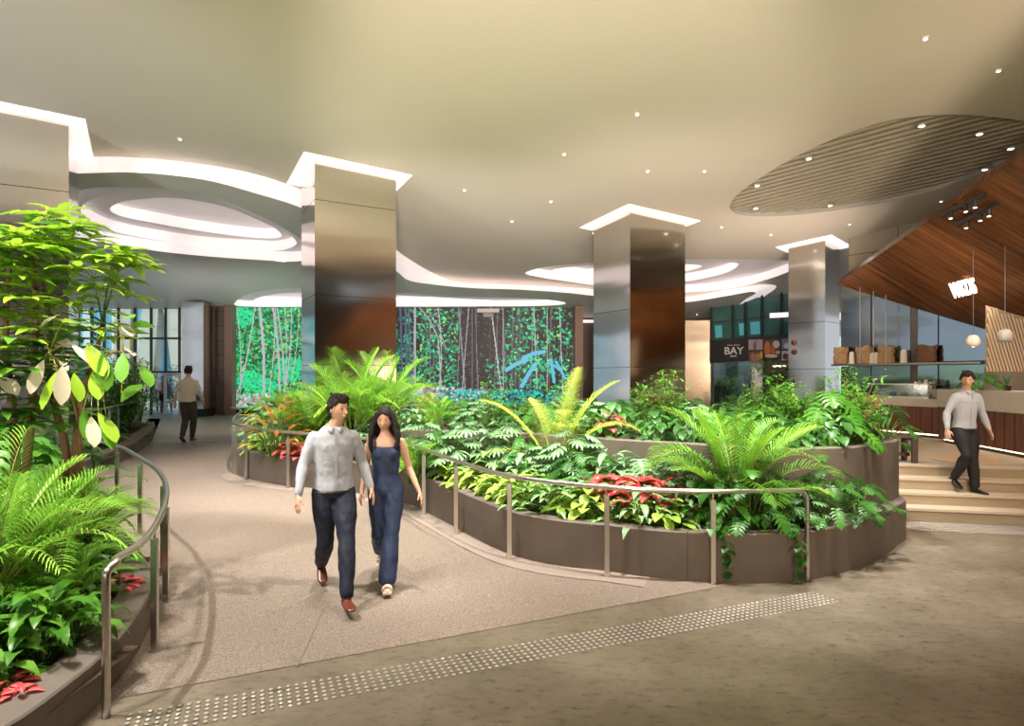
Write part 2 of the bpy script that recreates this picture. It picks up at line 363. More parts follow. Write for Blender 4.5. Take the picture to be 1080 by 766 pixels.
def ringpts(px, d, closed=True, sub=6): return smooth_path([CP(x, y, d) for x, y in px], sub, closed)
def shrink(pts, dx, dy=None):
    c = sum(pts, Vector())/len(pts); return [Vector((c.x+(p.x-c.x)*dx, c.y+(p.y-c.y)*(dy or dx), p.z)) for p in pts]
def onplane(pts, d): return [Vector((p.x, p.y, cz(p.x, p.y, d))) for p in pts]
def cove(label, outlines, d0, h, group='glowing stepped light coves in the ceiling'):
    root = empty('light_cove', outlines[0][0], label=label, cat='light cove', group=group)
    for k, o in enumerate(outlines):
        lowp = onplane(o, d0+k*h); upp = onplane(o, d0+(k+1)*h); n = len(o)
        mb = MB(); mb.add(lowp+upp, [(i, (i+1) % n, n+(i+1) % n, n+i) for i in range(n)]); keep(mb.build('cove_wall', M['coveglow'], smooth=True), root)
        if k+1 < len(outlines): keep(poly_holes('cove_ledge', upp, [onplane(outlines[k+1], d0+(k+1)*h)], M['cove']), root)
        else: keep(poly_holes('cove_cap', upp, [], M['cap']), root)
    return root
ov1 = [ringpts([(66,226),(83,201.5),(146,198),(196,202),(235,211),(270,226),(300,241),(319,254),(331,266),(317,275.5),(270,274),(220,270.5),(167,265),(110,256),(83,250)], -.36),
       ringpts([(85,221),(103,208),(146,203),(196,206),(232,214),(266,227.5),(296,241),(313,256.5),(296,264),(270,263.6),(209,259.7),(130,246.7),(96,234)], -.06),
       ringpts([(116,220),(132,212.5),(170,209),(205,211.5),(240,219),(270,231),(290,241),(297,249),(285,251.5),(255,249.5),(210,243.5),(167,236),(128,228)], .24)]
ov2 = [ringpts([(554,288),(575,281.5),(600,279),(640,276),(700,273.8),(760,273.4),(810,274),(838,276),(846,280),(832,286.7),(807,295.5),(777,303),(747,307),(715,308.6),(680,306.5),(630,301.5),(599,297),(570,292.6)], 0),
       ringpts([(583,284.5),(605,281.5),(640,279),(700,276.8),(745,276.4),(770,276.8),(779,279),(770,286),(750,292),(722,297),(690,299),(650,296.5),(620,292.5),(595,288)], .3),
       ringpts([(620,284),(650,281),(690,279.2),(725,279),(740,280.5),(732,284),(715,287.3),(685,289),(655,288.5),(632,287)], .6)]
ov3 = [ringpts([(247,320.5),(260,311),(286,305.5),(330,303.5),(380,305),(418,308),(474,312.5),(549,314.5),(585,317),(597,320),(585,322),(549,323),(450,323.4),(350,323.6),(280,323.6),(255,323)], -.36),
       ringpts([(268,316.5),(290,310.5),(330,308),(380,309),(430,312),(500,316),(540,318),(500,319.5),(430,319.5),(350,320),(290,319.5)], -.12)]
slat = ringpts([(770,217),(778,205),(797,191),(822,175),(850,160),(885,144),(920,132),(950,125),(985,121.5),(1020,121.5),(1060,125),(1110,133),(1150,143),(1150,152),(1110,160),(1060,172),(1000,196),(940,212),(880,222),(830,227.5),(790,228),(774,224)], 0)
# pillars: ceiling pixel of the near corner, left px, right px
def pillar_plan(px, py, w1, w2): a = CP(px, py); a = Vector((a.x, a.y, 0)); return [a, a+D1*w1, a+D1*w1+D2*w2, a+D2*w2]
PIL = {'left': [CP(72.6,128.6)*1-D1*0, 1.9, 1.84], }
p1c = CP(72.6,128.6); p1c.z = 0; pl1 = [p1c-D1*1.9, p1c, p1c+D2*1.84, p1c+D2*1.84-D1*1.9]
pl2 = pillar_plan(332,168.5,1.75,1.3)
pl3 = pillar_plan(664.5,220.7,1.9,1.5)
a4 = CP(870.3,252); a4.z = 0; l4 = CP(831.5,260.5); l4.z = 0; e2 = (l4-a4).normalized(); r4 = Vector((e2.y, -e2.x, 0)); r4 = r4 if r4.x > 0 else -r4
pl4 = [a4, a4+r4*1.1, a4+r4*1.1+e2*(l4-a4).length, a4+e2*(l4-a4).length]
far = [Vector((24,30,cz(24,30))), Vector((24,-10,cz(24,-10))), Vector((-24,-10,cz(-24,-10)))]
upper = up+[Vector((26, up[-1].y, cz(26, up[-1].y)))]+[Vector((26,-10,cz(26,-10))), Vector((-24,-10,cz(-24,-10))), Vector((-24, up[0].y, cz(-24, up[0].y)))]
structure(poly_holes('ceiling', upper, [onplane(ov2[0], 0), slat], M['ceil']))
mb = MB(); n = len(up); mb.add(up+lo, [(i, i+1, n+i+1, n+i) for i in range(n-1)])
tag(mb.build('ribbon_cove_fascia', M['coveglow'], smooth=True), 'long wavy ribbon of glowing white fascia edging the step down in the ceiling', 'light cove')
lower = lo+[Vector((26, lo[-1].y, cz(26, lo[-1].y, -.36))), Vector((26,34,cz(26,34,-.36))), Vector((3,34,cz(3,34,-.36))), Vector((3,26.5,cz(3,26.5,-.36))), Vector((-24,26.5,cz(-24,26.5,-.36))), Vector((-24, lo[0].y, cz(-24, lo[0].y, -.36)))]
structure(poly_holes('ceiling_lower', lower, [onplane(ov1[0], -.36), onplane(ov3[0], -.36)], M['ceil_low']))
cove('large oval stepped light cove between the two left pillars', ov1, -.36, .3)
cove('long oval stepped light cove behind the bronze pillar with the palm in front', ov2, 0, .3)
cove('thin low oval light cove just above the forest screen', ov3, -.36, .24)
# slatted oval ceiling panel
root = empty('slatted_ceiling_panel', slat[0], label='large oval of thin pale slats set into the ceiling above the cafe', cat='ceiling panel')
mb = MB(); n = len(slat); u2 = onplane(slat, .45); mb.add(slat+u2, [(i, (i+1) % n, n+(i+1) % n, n+i) for i in range(n)]); keep(mb.build('panel_rim', M['greyc'], smooth=True), root)
keep(poly_holes('panel_backing', u2, [], pbr('dark_ceiling_void', (.16, .13, .10), .9)), root)
sd = (CP(1086,147)-CP(1038,158.4)); sd.z = 0; sd.normalize(); sn = Vector((-sd.y, sd.x, 0)); mb = MB()
c0 = sum(slat, Vector())/n
for k in range(-60, 61):
    q = c0+sn*(k*.23); xs = []
    for i in range(n):
        a, b = slat[i], slat[(i+1) % n]; da, db = (a-q).dot(sn), (b-q).dot(sn)
        if (da > 0) != (db > 0): p = a.lerp(b, da/(da-db)); xs.append((p-q).dot(sd))
    xs.sort()
    for j in range(0, len(xs)-1, 2):
        a, b = q+sd*xs[j], q+sd*xs[j+1]
        a.z = cz(a.x, a.y, .10); b.z = cz(b.x, b.y, .10); mb.bar(a, b, .11, .05)
keep(mb.build('slats', pbr('pale_slats', (.38, .33, .255), .6)), root)
# ---------------------------------------------------------------- pillars
def pillar(name, plan, seams, label, z0=0):
    root = empty(name, plan[0], label=label, cat='pillar', group='square metal-clad pillars'); c = sum(plan, Vector())/4
    core = [c+(p-c)*.985 for p in plan]; top = lambda q: [Vector((p.x, p.y, cz(p.x, p.y, .02))) for p in q]
    zs = [z0]+seams
    mb = MB(); mb.hexa([Vector((p.x,p.y,z0)) for p in core], top(core)); keep(fixnorm(mb.build('core', M['dark'], root)), root)
    for i, z in enumerate(zs):
        b = [Vector((p.x, p.y, z+(.006 if i else 0))) for p in plan]
        t = [Vector((p.x, p.y, zs[i+1]-.006)) for p in plan] if i+1 < len(zs) else top(plan)
        mb = MB(); mb.hexa(b, t); o = keep(fixnorm(mb.build('cladding_panel', M['steel'])), root)
    g = .27; e1 = (plan[1]-plan[0]).normalized(); e2 = (plan[3]-plan[0]).normalized()
    out = [plan[0]-e1*g-e2*g, plan[1]+e1*g-e2*g, plan[2]+e1*g+e2*g, plan[3]-e1*g+e2*g]
    inn = plan; mb = MB()
    for i in range(4):
        j = (i+1) % 4; q = [out[i], out[j], inn[j], inn[i]]
        mb.hexa([Vector((p.x, p.y, cz(p.x, p.y, -.012))) for p in q], [Vector((p.x, p.y, cz(p.x, p.y, .02))) for p in q])
    keep(fixnorm(mb.build('ceiling_light_frame', M['lightpanel'])), root); return root
pillar('pillar', pl1, [2.3, 3.8, 5.4], 'steel pillar at the left edge behind the leafy tree')
pillar('pillar', pl2, [2.3, 3.75, 5.72], 'tall steel pillar rising behind the walking couple')
pillar('pillar', pl3, [2.3, 3.77], 'steel pillar with a bronze front behind the tiered planter')
pil4 = pillar('pillar', pl4, [2.3, 3.68], 'steel pillar with two red alarm bells beside the cafe')
for (px, py) in ((837.5,361.5),(837.5,371.5)):
    n4 = r4*-1; t = ((px-540)/F); q = a4; 
    Y = (a4.x*0+a4.dot(n4))/(Vector((t,1,0)).dot(n4)); p = ray(px, py, Y)
    root = empty('alarm_bell', p, math.atan2(n4.y, n4.x)+math.pi/2, label='upper dark red fire alarm bell on the pillar beside the cafe' if py < 365 else 'lower dark red fire alarm bell on the pillar beside the cafe', cat='alarm bell')
    mb = MB(); mb.lathe((0,0,0), [(.085,0),(.085,.03),(.06,.055),(.02,.06)], 14); o = mb.build('bell_dome', M['red'], root, True); o.rotation_euler = (math.pi/2,0,0)
    mb = MB(); mb.lathe((0,0,0), [(.03,.055),(.03,.075)], 10); o = mb.build('hub', M['black'], root); o.rotation_euler = (math.pi/2,0,0)
p = ray(837.5, 405, a4.dot(r4)/(Vector(((837.5-540)/F,1,0)).dot(r4))); mb = MB(); mb.box((0,0,0),(.05,.03,.24)); mb.box((0,-.02,.07),(.03,.02,.04)); o = bevel(mb.build('wall_sensor', M['black']),.006); o.location = p-r4*.02; o.rotation_euler = (0,0,math.atan2(-r4.y,-r4.x)+math.pi/2); tag(o, 'small black sensor low on the pillar under the alarm bells', 'sensor')
# ---------------------------------------------------------------- ceiling downlights
DL = [(976,41,0),(1053,75,0),(672,121,0),(683,181,0),(595,163,0),(490,201,0),(581,213,0),(190,147,0),(540,234,0),(626,246,0),(761,240,0),(813,248,0),(992.6,212.6,0),(896,237,0),(743,181,0),
      (735,332,1),(772,326.5,1),(814,319,1),(819,328.5,1),(853,167.6,2),(798.5,196,2),(972,133,2),(1033,141.5,2),(1038.5,179,2),(875.6,217,2),(797,220,2),(1066,157,2)]
root0 = None
for px, py, k in DL:
    p = CP(px, py, (-.02, -.38, 0)[k])
    lb, gr = [('small round recessed downlight in the plain beige ceiling', 'small downlights in the main ceiling'), ('small downlight in the low ceiling beyond the wavy light ribbon', 'small downlights in the low ceiling'), ('round downlight set between the slats of the oval ceiling panel', 'downlights in the slatted oval')][k]
    root = empty('downlight', p, label=lb, cat='downlight', group=gr)
    mb = MB(); rr = .045 if k < 2 else .08; mb.lathe((0,0,0), [(rr,0),(rr,.03),(rr*.7,.03),(rr*.7,0)], 14); mb.build('trim_ring', M['white'] if k < 2 else M['greyc'], root)
    mb = MB(); mb.lathe((0,0,-.012), [(rr*.62,0),(rr*.62,.010)], 12); mb.build('lens', M['lamp'], root)
# ---------------------------------------------------------------- forest screen
def paint_screen(w=520, h=152):
    rng = np.random.default_rng(5); im = np.zeros((h, w, 3)); yy, xx = np.mgrid[0:h, 0:w]; u = xx/w; v = yy/h   # v=0 top
    im[:] = (.030, .016, .018); left = u < .215
    im[left] = (.02, .16, .05)
    def blob(cx, cy, rx, ry, c, a=1.0, ang=0):
        x0, x1 = int(max(cx-rx-ry-2,0)), int(min(cx+rx+ry+3,w)); y0, y1 = int(max(cy-rx-ry-2,0)), int(min(cy+rx+ry+3,h))
        if x1 <= x0 or y1 <= y0: return
        X, Y = xx[y0:y1, x0:x1]-cx, yy[y0:y1, x0:x1]-cy; ca, sa = math.cos(ang), math.sin(ang)
        m = ((X*ca+Y*sa)/rx)**2+((-X*sa+Y*ca)/ry)**2 < 1
        im[y0:y1, x0:x1][m] = im[y0:y1, x0:x1][m]*(1-a)+np.array(c)*a
    def line(pts, wd, c):
        for (xa, ya), (xb, yb) in zip(pts, pts[1:]):
            L = int(max(abs(xb-xa), abs(yb-ya))*1.6)+1
            for t in np.linspace(0, 1, L): blob(xa+(xb-xa)*t, ya+(yb-ya)*t, wd, wd, c, .85)
    R = rng.random
    # dim distant texture
    for _ in range(2600):
        x, y = R()*w, R()*h; b = R(); blob(x, y, .8+R(), .5+R()*.8, (.02+.06*b, .05+.16*b, .05+.09*b), .8, R()*3)
    for _ in range(46):
        x = .22*w+R()*.78*w; k = (R()-.5)*14; g = .07+.25*R()*R(); line([(x, 0), (x+k*.4, h*.4), (x+k, h*.82)], .35+R()*.7, (g*1.02, g, g*1.06))
    def leaves(n, x0, x1, y0, y1, cols, s0, s1, a=.95):
        for _ in range(n):
            c = np.array(cols[int(R()*len(cols))])*(.5+R()*.8); blob(x0*w+R()*(x1-x0)*w, y0*h+R()*(y1-y0)*h, s0+R()*s1, (s0+R()*s1)*.55, c, a, R()*3.1)
    greens = [(.02,.62,.22),(.03,.80,.30),(.05,.45,.12),(.22,.75,.15),(.02,.35,.12),(.01,.10,.04),(.01,.06,.03)]
    teal = [(.02,.50,.32),(.03,.62,.36),(.02,.30,.22),(.02,.14,.10)]
    leaves(2300, 0, .215, 0, .92, greens, 1.2, 2.6); leaves(220, 0, .21, .1, .9, [(.40,.30,.10),(.45,.20,.12),(.02,.02,.02)], .8, 1.4)
    for bx, by, br in ((.03,.10,12),(.17,.62,18),(.05,.72,14),(.10,.82,16)):
        for _ in range(150):
            a, r = R()*6.28, br*math.sqrt(R()); blob(bx*w+r*math.cos(a)*1.4, by*h+r*math.sin(a), 1+R()*2.2, 1+R(), (.03, .5+.35*R(), .22+.12*R()), .95, R()*3)
    leaves(650, .50, .66, .02, .85, greens[:5]+teal, 1, 2.2); leaves(260, .44, .52, .1, .7, teal+[(.04,.12,.06)], .8, 1.6)
    leaves(420, .80, .99, .0, .62, greens[:4]+teal, 1, 2.4); leaves(500, .24, .42, .45, .85, [(.02,.16,.10),(.03,.26,.14),(.02,.07,.05)], .8, 1.8)
    leaves(260, .74, 1.0, .5, .8, greens[:3]+teal, 1.2, 2)
    def trunk(x, k, wd, c=(.50,.46,.52), top=0, bot=.84, bend=0): line([((x+bend*math.sin(t*3)+k*t)*w, (top+(bot-top)*t)*h) for t in np.linspace(0, 1, 14)], wd, c)
    for x, k, wd in ((.012,.01,.7),(.065,-.05,1.0),(.078,.012,2.1),(.118,.018,1.5),(.125,-.02,.8),(.152,.0,.8),(.172,-.02,.9),(.195,-.03,.6),(.13,.02,1)): trunk(x, k, wd, bend=.006)
    trunk(.533,.0,1.5,(.45,.40,.46)); trunk(.60,.0,.8,bend=.01); trunk(.66,.02,1.3,(.22,.20,.26)); trunk(.70,.0,.7,(.2,.18,.22)); trunk(.69,-.02,.6); trunk(.755,.03,.9,(.5,.5,.55)); trunk(.79,0,.7,(.4,.4,.45)); trunk(.88,.01,.8,(.45,.5,.5)); trunk(.92,.0,.6); trunk(.955,.01,.7)
    line([(.545*w,0),(.575*w,.12*h),(.60*w,.3*h),(.61*w,.8*h)], .9, (.4,.4,.36)); line([(.565*w,0),(.60*w,.18*h),(.625*w,.42*h)], .7, (.36,.36,.3))
    for x in (.49,.505,.515): trunk(x, .01*R(), 1.4, (.10,.12,.20))
    # blue strap leaves, right
    for ax, ay, bx, by, wd in ((.80,.62,.86,.52,3),(.85,.50,.91,.44,3),(.845,.78,.885,.56,3),(.93,.52,.94,.74,2.2),(.945,.54,.97,.70,2),(.92,.55,.955,.62,1.6)):
        line([(ax*w,ay*h),((ax+bx)/2*w,(ay+by)/2*h-2),(bx*w,by*h)], wd, (.12,.52,.72))
    # stones and low growth along the bottom
    leaves(600, .48, .74, .80, 1.0, [(.62,.58,.72),(.45,.42,.55),(.25,.25,.35),(.72,.74,.80),(.10,.10,.13)], 1.5, 3)
    leaves(260, .48, .56, .78, 1.0, [(.35,.60,.85),(.60,.75,.95)], 1.5, 2.5); leaves(750, .60, 1.0, .82, 1.0, [(.02,.55,.42),(.04,.70,.50),(.03,.35,.35),(.02,.14,.15)], 1.2, 2.6)
    leaves(300, 0, .16, .86, 1, [(.7,.6,.75),(.05,.6,.2),(.3,.45,.6),(.9,.4,.2)], 1.2, 2.4); leaves(160, .24, .5, .8, 1, [(.02,.3,.2)], 1, 2)
    return np.clip(im, 0, 1)
SCRY = 26.2; xl, xr = (245-CX)/F*SCRY, (606-CX)/F*SCRY; zb, zt = H-30.5/F*SCRY, H+76/F*SCRY
scr = empty('video_wall_screen', ((xl+xr)/2, SCRY, zb), label='wide glowing video wall showing a green forest behind the planter', cat='screen')
im = paint_screen(); hh, ww, _ = im.shape
gx, gz = np.meshgrid(np.linspace(xl, xr, ww+1), np.linspace(zt, zb, hh+1)); co = np.stack([gx, np.full_like(gx, SCRY), gz], -1).reshape(-1, 3)
idx = np.arange((hh+1)*(ww+1)).reshape(hh+1, ww+1); q = np.stack([idx[:-1,:-1], idx[1:,:-1], idx[1:,1:], idx[:-1,1:]], -1).reshape(-1, 4)
me = bpy.data.meshes.new('display'); me.vertices.add(len(co)); me.vertices.foreach_set('co', co.ravel()); me.loops.add(q.size); me.loops.foreach_set('vertex_index', q.ravel().astype(np.int32))
me.polygons.add(len(q)); me.polygons.foreach_set('loop_start', np.arange(0, q.size, 4, dtype=np.int32)); me.polygons.foreach_set('loop_total', np.full(len(q), 4, dtype=np.int32)); me.update(calc_edges=True)
ca = me.color_attributes.new('picture', 'FLOAT_COLOR', 'CORNER'); c4 = np.concatenate([im.reshape(-1, 3), np.ones((hh*ww, 1))], 1); ca.data.foreach_set('color', np.repeat(c4, 4, 0).ravel().astype(np.float32))
m, nt, b = mat('screen_picture'); at = N(nt, 'ShaderNodeVertexColor', layer_name='picture'); b.inputs['Base Color'].default_value = (.01,.01,.01,1); b.inputs['Roughness'].default_value = .5
nt.links.new(at.outputs[0], b.inputs['Emission Color']); b.inputs['Emission Strength'].default_value = 1.05; me.materials.append(m)
o = bpy.data.objects.new('display', me); COL.objects.link(o); keep(o, scr)
mb = MB()
for a, b_ in (((xl-.06,SCRY,zb-.06),(xr+.06,SCRY,zb-.06)),((xl-.06,SCRY,zt+.03),(xr+.06,SCRY,zt+.03)),((xl-.03,SCRY,zb),(xl-.03,SCRY,zt)),((xr+.03,SCRY,zb),(xr+.03,SCRY,zt))): mb.bar(a, b_, .16, .06)
mb.box(((xl+xr)/2, SCRY+.12, (zb+zt)/2), (xr-xl, .12, zt-zb)); keep(mb.build('casing', M['black']), scr)
wallquad('wall_screen_base', [(xl-.1,SCRY+.15,.5),(xr+.1,SCRY+.15,.5),(xr+.1,SCRY+.15,zb),(xl-.1,SCRY+.15,zb)], M['dark']); structure(bpy.data.objects['wall_screen_base'])
# small projector box hanging in front of the screen
p = ray(515, 328, 25.0); r = empty('ceiling_camera', p, label='small white camera unit hanging under the ceiling in front of the screen', cat='camera')
mb = MB(); mb.box((0,0,0),(.9,.3,.16)); bevel(mb.build('housing', M['white'], r),.02); mb = MB(); mb.box((0,.05,-.16),(.4,.2,.18)); mb.build('bracket', M['greyc'], r)
# ---------------------------------------------------------------- far left: tiled wall, steel column, glazing, outdoors
def panel(name, x0, x1, y0, y1, Y, material, thick=.2, Yr=None):
    Yr = Yr or Y; a, b, c, d = ray(x0, y1, Y), ray(x1, y1, Yr), ray(x1, y0, Yr), ray(x0, y0, Y); return wallquad(name, [a, b, c, d], material, None, thick)
structure(panel('wall_tiled', 228, 238, 322, 437.8, 25.9, M['browntile'])); structure(panel('wall_recess', 213, 229, 322, 437.2, 26.4, pbr('dark_brown_recess', (.07, .052, .042), .7)))
structure(panel('trim_1', 236.5, 244.8, 322, 438, 25.7, pbr('pinkish_brown_trim', (.34, .20, .15), .45), .4))
structure(panel('trim_2', 606.5, 615, 323, 436, 25.6, pbr('rose_brown_trim', (.34, .20, .15), .45), .4)); structure(panel('wall_wood_back', 614, 760, 322, 438, 28.5, pbr('brown_back_wall', (.13, .085, .055), .5)))
mb = MB(); mb.bar(ray(614,339,28.3), ray(640,339,28.3), .1, .12); tag(mb.build('wall_strip_light', M['lightpanel']), 'short white strip light high on the brown wall beside the screen', 'strip light')
a, b = ray(191.5, 412, 24.6), ray(214.5, 412, 24.6)
r = empty('steel_column', (a.x, 24.6, .51), label='broad grey steel column left of the tiled wall', cat='column')
mb = MB(); mb.box((( a.x+b.x)/2, 25.1, 2.93), (b.x-a.x, 1.0, 4.2)); keep(mb.build('cladding', M['steel']), r); mb = MB(); mb.box(((a.x+b.x)/2, 25.1, .67), (b.x-a.x-.04, .98, .32)); keep(mb.build('plinth', M['black']), r)
GW = 26.3
r = empty('window_1', ray(137, 437, GW), kind='structure')
mb = MB()
for px in (24, 60, 83, 97, 110, 125, 142.5, 159.5, 174.8, 189.4): mb.bar(ray(px, 437.5, GW), ray(px, 322, GW), .075, .10, up=(0,1,0))
for py in (357, 392.4): mb.bar(ray(-80, py, GW), ray(191, py, GW), .08, .08, up=(0,1,0))
keep(mb.build('window_frame', M['mullion']), r); mb = MB(); mb.bar(ray(-80, 379, GW+.1), ray(191, 379, GW+.1), .02, 4.7, up=(0,0,1)); keep(mb.build('window_glass', M['glass']), r)
mb = MB(); mb.bar(ray(174, 395, GW-.1), ray(190, 395, GW-.1), .12, .12); mb.bar(ray(174.3,395,GW-.1), ray(174.3,437,GW-.1), .09, .09); mb.bar(ray(189.6,395,GW-.1), ray(189.6,437,GW-.1), .09, .09); structure(mb.build('door_1', M['white']))
mb = MB(); mb.add([(-60,26.4,.5),(30,26.4,.5),(30,90,.5),(-60,90,.5)], [(0,1,2,3)]); structure(mb.build('ground_outside', M['concrete']))
def tower(px0, px1, Y, ztop, col, col2, label, sx, sz):
    x0, x1 = (px0-CX)/F*Y, (px1-CX)/F*Y
    r = empty('tower_block', ((x0+x1)/2, Y, .5), label=label, cat='building'); w = x1-x0
    mb = MB(); mb.box((0,2,ztop/2),(w,4,ztop)); mb.build('wall', col, r)
    mb = MB(); nx = max(1, int(w/sx)); nz = int(ztop/sz)
    for i in range(nx):
        for j in range(nz): mb.box((-w/2+(i+.5)*w/nx, -.04, (j+.5)*ztop/nz), (w/nx*.72, .1, ztop/nz*.7))
    mb.build('windows', col2, r)
blue = pbr('blue_window_glass', (.10, .30, .42), .15, col2=(.16,.40,.50), scale=.4); pale = pbr('white_facade', (.62,.62,.60), .6); teal2 = pbr('teal_window_glass', (.08,.38,.40), .2)
tower(60, 122, 62, 40, pale, blue, 'pale building with blue windows seen through the far left glazing', 2.0, 3.2)
tower(140, 166, 50, 34, blue, pale, 'blue glass building seen behind the slanted cream columns', 2.6, 6)
tower(168, 200, 66, 40, pale, teal2, 'white building with teal windows seen above the glass door', 1.5, 3.4)
tower(-40, 44, 58, 30, pale, teal2, 'low teal glass building at the far left outdoors', 2.2, 3.0)
for i, (xa, xb) in enumerate(((131,134),(154,164),(199,180))):
    mb = MB(); mb.bar(ray(xa, 430, 34), ray(xb, 300, 34), .9, .7, up=(0,1,0)); o = bevel(mb.build('concrete_column', pbr('cream_concrete', (.55,.46,.34), .6)), .05)
    tag(o, ['upright cream concrete column outside the left glazing', 'leaning cream concrete column outside the middle window', 'cream concrete column leaning left outside above the glass door'][i], 'column')
panel('teal_glass_panel', 72, 92, 372, 449.5, 20, pbr('teal_lit_glass', (.10,.42,.36), .15), .05); tag(bpy.data.objects['teal_glass_panel'], 'teal glass screen standing beside the left steel pillar', 'glass panel')
structure(panel('wall_left_low', -120, 83, 421, 440, 19.5, M['dark']))
# left glass wall of the lobby (side of the room, seen in reflections)
r = empty('window_2', (-20.5, 8, 0), kind='structure'); mb = MB()
for y in range(-8, 27, 3): mb.bar((-20.5, y, 0), (-20.5, y, 7.5), .15, .15, up=(0,1,0))
for z in (2.6, 5.0): mb.bar((-20.5,-8,z), (-20.5,26,z), .1, .1)
keep(mb.build('window_frame', M['mullion']), r)
# right and back walls of the lobby (outside the frame)
structure(wallquad('wall_right', [(17,-9,0),(17,12,0),(17,12,7.5),(17,-9,7.6)], pbr('warm_wall', (.26,.15,.08), .6), None, .2))
structure(wallquad('wall_back', [(-21,-9,0),(18,-9,0),(18,-9,8.4),(-21,-9,8.4)], pbr('grey_back_wall', (.15,.145,.14), .6), None, .2))
# ---------------------------------------------------------------- far right: shopfront with sign
structure(panel('wall_bronze', 717, 750, 338, 440, 26.6, M['steel_dark'], .2, 26.2))
sg = empty('shop_sign', ray(790, 378, 25), label='black shop sign reading BAY with small food pictures above the shop window', cat='sign')
a, b, c, d = ray(748.6,382.8,26), ray(852,377.4,24), ray(852,349.9,24), ray(748.6,359.2,26)
o = wallquad('board', [a,b,c,d], M['signblack'], None, .12); keep(o, sg)
ex = (b-a); ex.z = 0; Lx = ex.length; ex.normalize(); nrm = Vector((ex.y, -ex.x, 0)); hgt = d.z-a.z
def on_sign(u, v, out=.012): return a+ex*(u*Lx)+Vector((0,0,v*hgt))+nrm*out
ang = math.atan2(ex.y, ex.x)
def text(body, size, p, rz, material, name, parent, ext=.01, rx=math.pi/2, align='CENTER'):
    cu = bpy.data.curves.new(name, 'FONT'); cu.body = body; cu.size = size; cu.extrude = ext; cu.align_x = align; cu.align_y = 'CENTER'; cu.offset = size*.012
    o = bpy.data.objects.new(name, cu); COL.objects.link(o); dg = bpy.context.evaluated_depsgraph_get(); me = bpy.data.meshes.new_from_object(o.evaluated_get(dg)); bpy.data.objects.remove(o)
    me.materials.clear(); me.materials.append(material); o = bpy.data.objects.new(name, me); COL.objects.link(o); o.location = p; o.rotation_euler = (rx, 0, rz)
    if parent: keep(o, parent)
    return o
SW = pbr('sign_white', (.78,.76,.72), .5)
text('BAY', .42, on_sign(.26,.50), ang, SW, 'lettering', sg)
mb = MB()
for k in range(7): mb.box(on_sign(.20+.018*k+(.012 if k > 2 else 0),.76), (.035,.02,.04), ang)
for k in range(5): mb.box(on_sign(.232+.012*k,.27+.02*(k%2)), (.07,.02,.03), ang)
keep(mb.build('lettering_marks', SW), sg)
# food pictures
def picture(u0, u1, v0, v1, base, blobs, name='food_picture'):
    mb = MB(); mats = [pbr('picture_ground', base, .5)]
    mb.hexa([on_sign(u0,v0,0.0), on_sign(u1,v0,0.0), on_sign(u1,v1,0.0), on_sign(u0,v1,0.0)], [on_sign(u0,v0,.015), on_sign(u1,v0,.015), on_sign(u1,v1,.015), on_sign(u0,v1,.015)])
    for (bu, bv, ru, rv, colr) in blobs:
        mats.append(pbr('picture_ink', colr, .5)); ps = []
        for t in range(10):
            aa = t*.628; ps.append((u0+(u1-u0)*min(max(bu+ru*math.cos(aa),0),1), v0+(v1-v0)*min(max(bv+rv*math.sin(aa),0),1)))
        mb.hexa([on_sign(x,y,.015) for x, y in ps], [on_sign(x,y,.02+.001*len(mats)) for x, y in ps], len(mats)-1)
    keep(mb.build(name, mats), sg)
Bf = .82
picture(.415,.56,.53,.97,(.55,.42,.44),[(.45,.4,.12,.5,(.18,.16,.15)),(.5,.8,.15,.15,(.30,.35,.28))])
picture(.415,.56,.03,.47,(.20,.07,.05),[(.3,.5,.15,.35,(.55,.2,.2)),(.65,.5,.2,.3,(.6,.25,.08)),(.9,.6,.1,.4,(.7,.5,.1)),(.5,.15,.4,.1,(.5,.25,.25))])
picture(.575,.735,.17,.93,(.13,.05,.03),[(.2,.5,.2,.45,(.70,.20,.04)),(.75,.75,.22,.22,(.75,.72,.68)),(.55,.4,.12,.35,(.6,.15,.03)),(.45,.1,.4,.1,(.75,.70,.62)),(.85,.3,.15,.1,(.6,.5,.45))])
picture(.75,.93,.53,.97,(.22,.22,.40),[(.3,.3,.2,.3,(.7,.68,.74)),(.6,.2,.3,.15,(.75,.72,.76)),(.8,.7,.2,.25,(.5,.45,.6))])
picture(.75,.93,.06,.46,(.72,.62,.60),[(.2,.4,.15,.35,(.12,.05,.05)),(.5,.5,.2,.2,(.10,.05,.06)),(.8,.6,.15,.25,(.15,.06,.06)),(.45,.15,.3,.12,(.2,.1,.1))])
# glazed upper storey above the sign, shop window below
r = empty('window_3', ray(790,345,26), kind='structure')
ga, gb = ray(748.6,359.5,26.3), ray(860,350,24.1); ta, tb = Vector((ga.x,ga.y,5.2)), Vector((gb.x,gb.y,5.4))
o = wallquad('window_glass', [ga, gb, tb, ta], M['teal'], None, .08); keep(o, r); mb = MB()
for u in (.02,.24,.36,.52,.70,.9): q = ga.lerp(gb,u); mb.bar(q-nrm*-.1, Vector((q.x,q.y,5.4))+nrm*.1, .07, .09, up=(0,1,0))
mb.bar(ga.lerp(gb,.0)+Vector((0,0,.75)), gb+Vector((0,0,.75)), .05, .05); keep(mb.build('window_frame', M['mullion']), r)
for u, uu in ((.06,.13),(.30,.35),(.41,.50)):
    q0, q1 = ga.lerp(gb,u)+nrm*.06, ga.lerp(gb,uu)+nrm*.06; mb = MB(); mb.bar(q0+Vector((0,0,.35)), q1+Vector((0,0,.35)), .03, .5); keep(mb.build('window_pane', pbr('cyan_lit_pane', (.08,.42,.48), .2, emit=.12, ecol=(.2,.8,.9))), r)
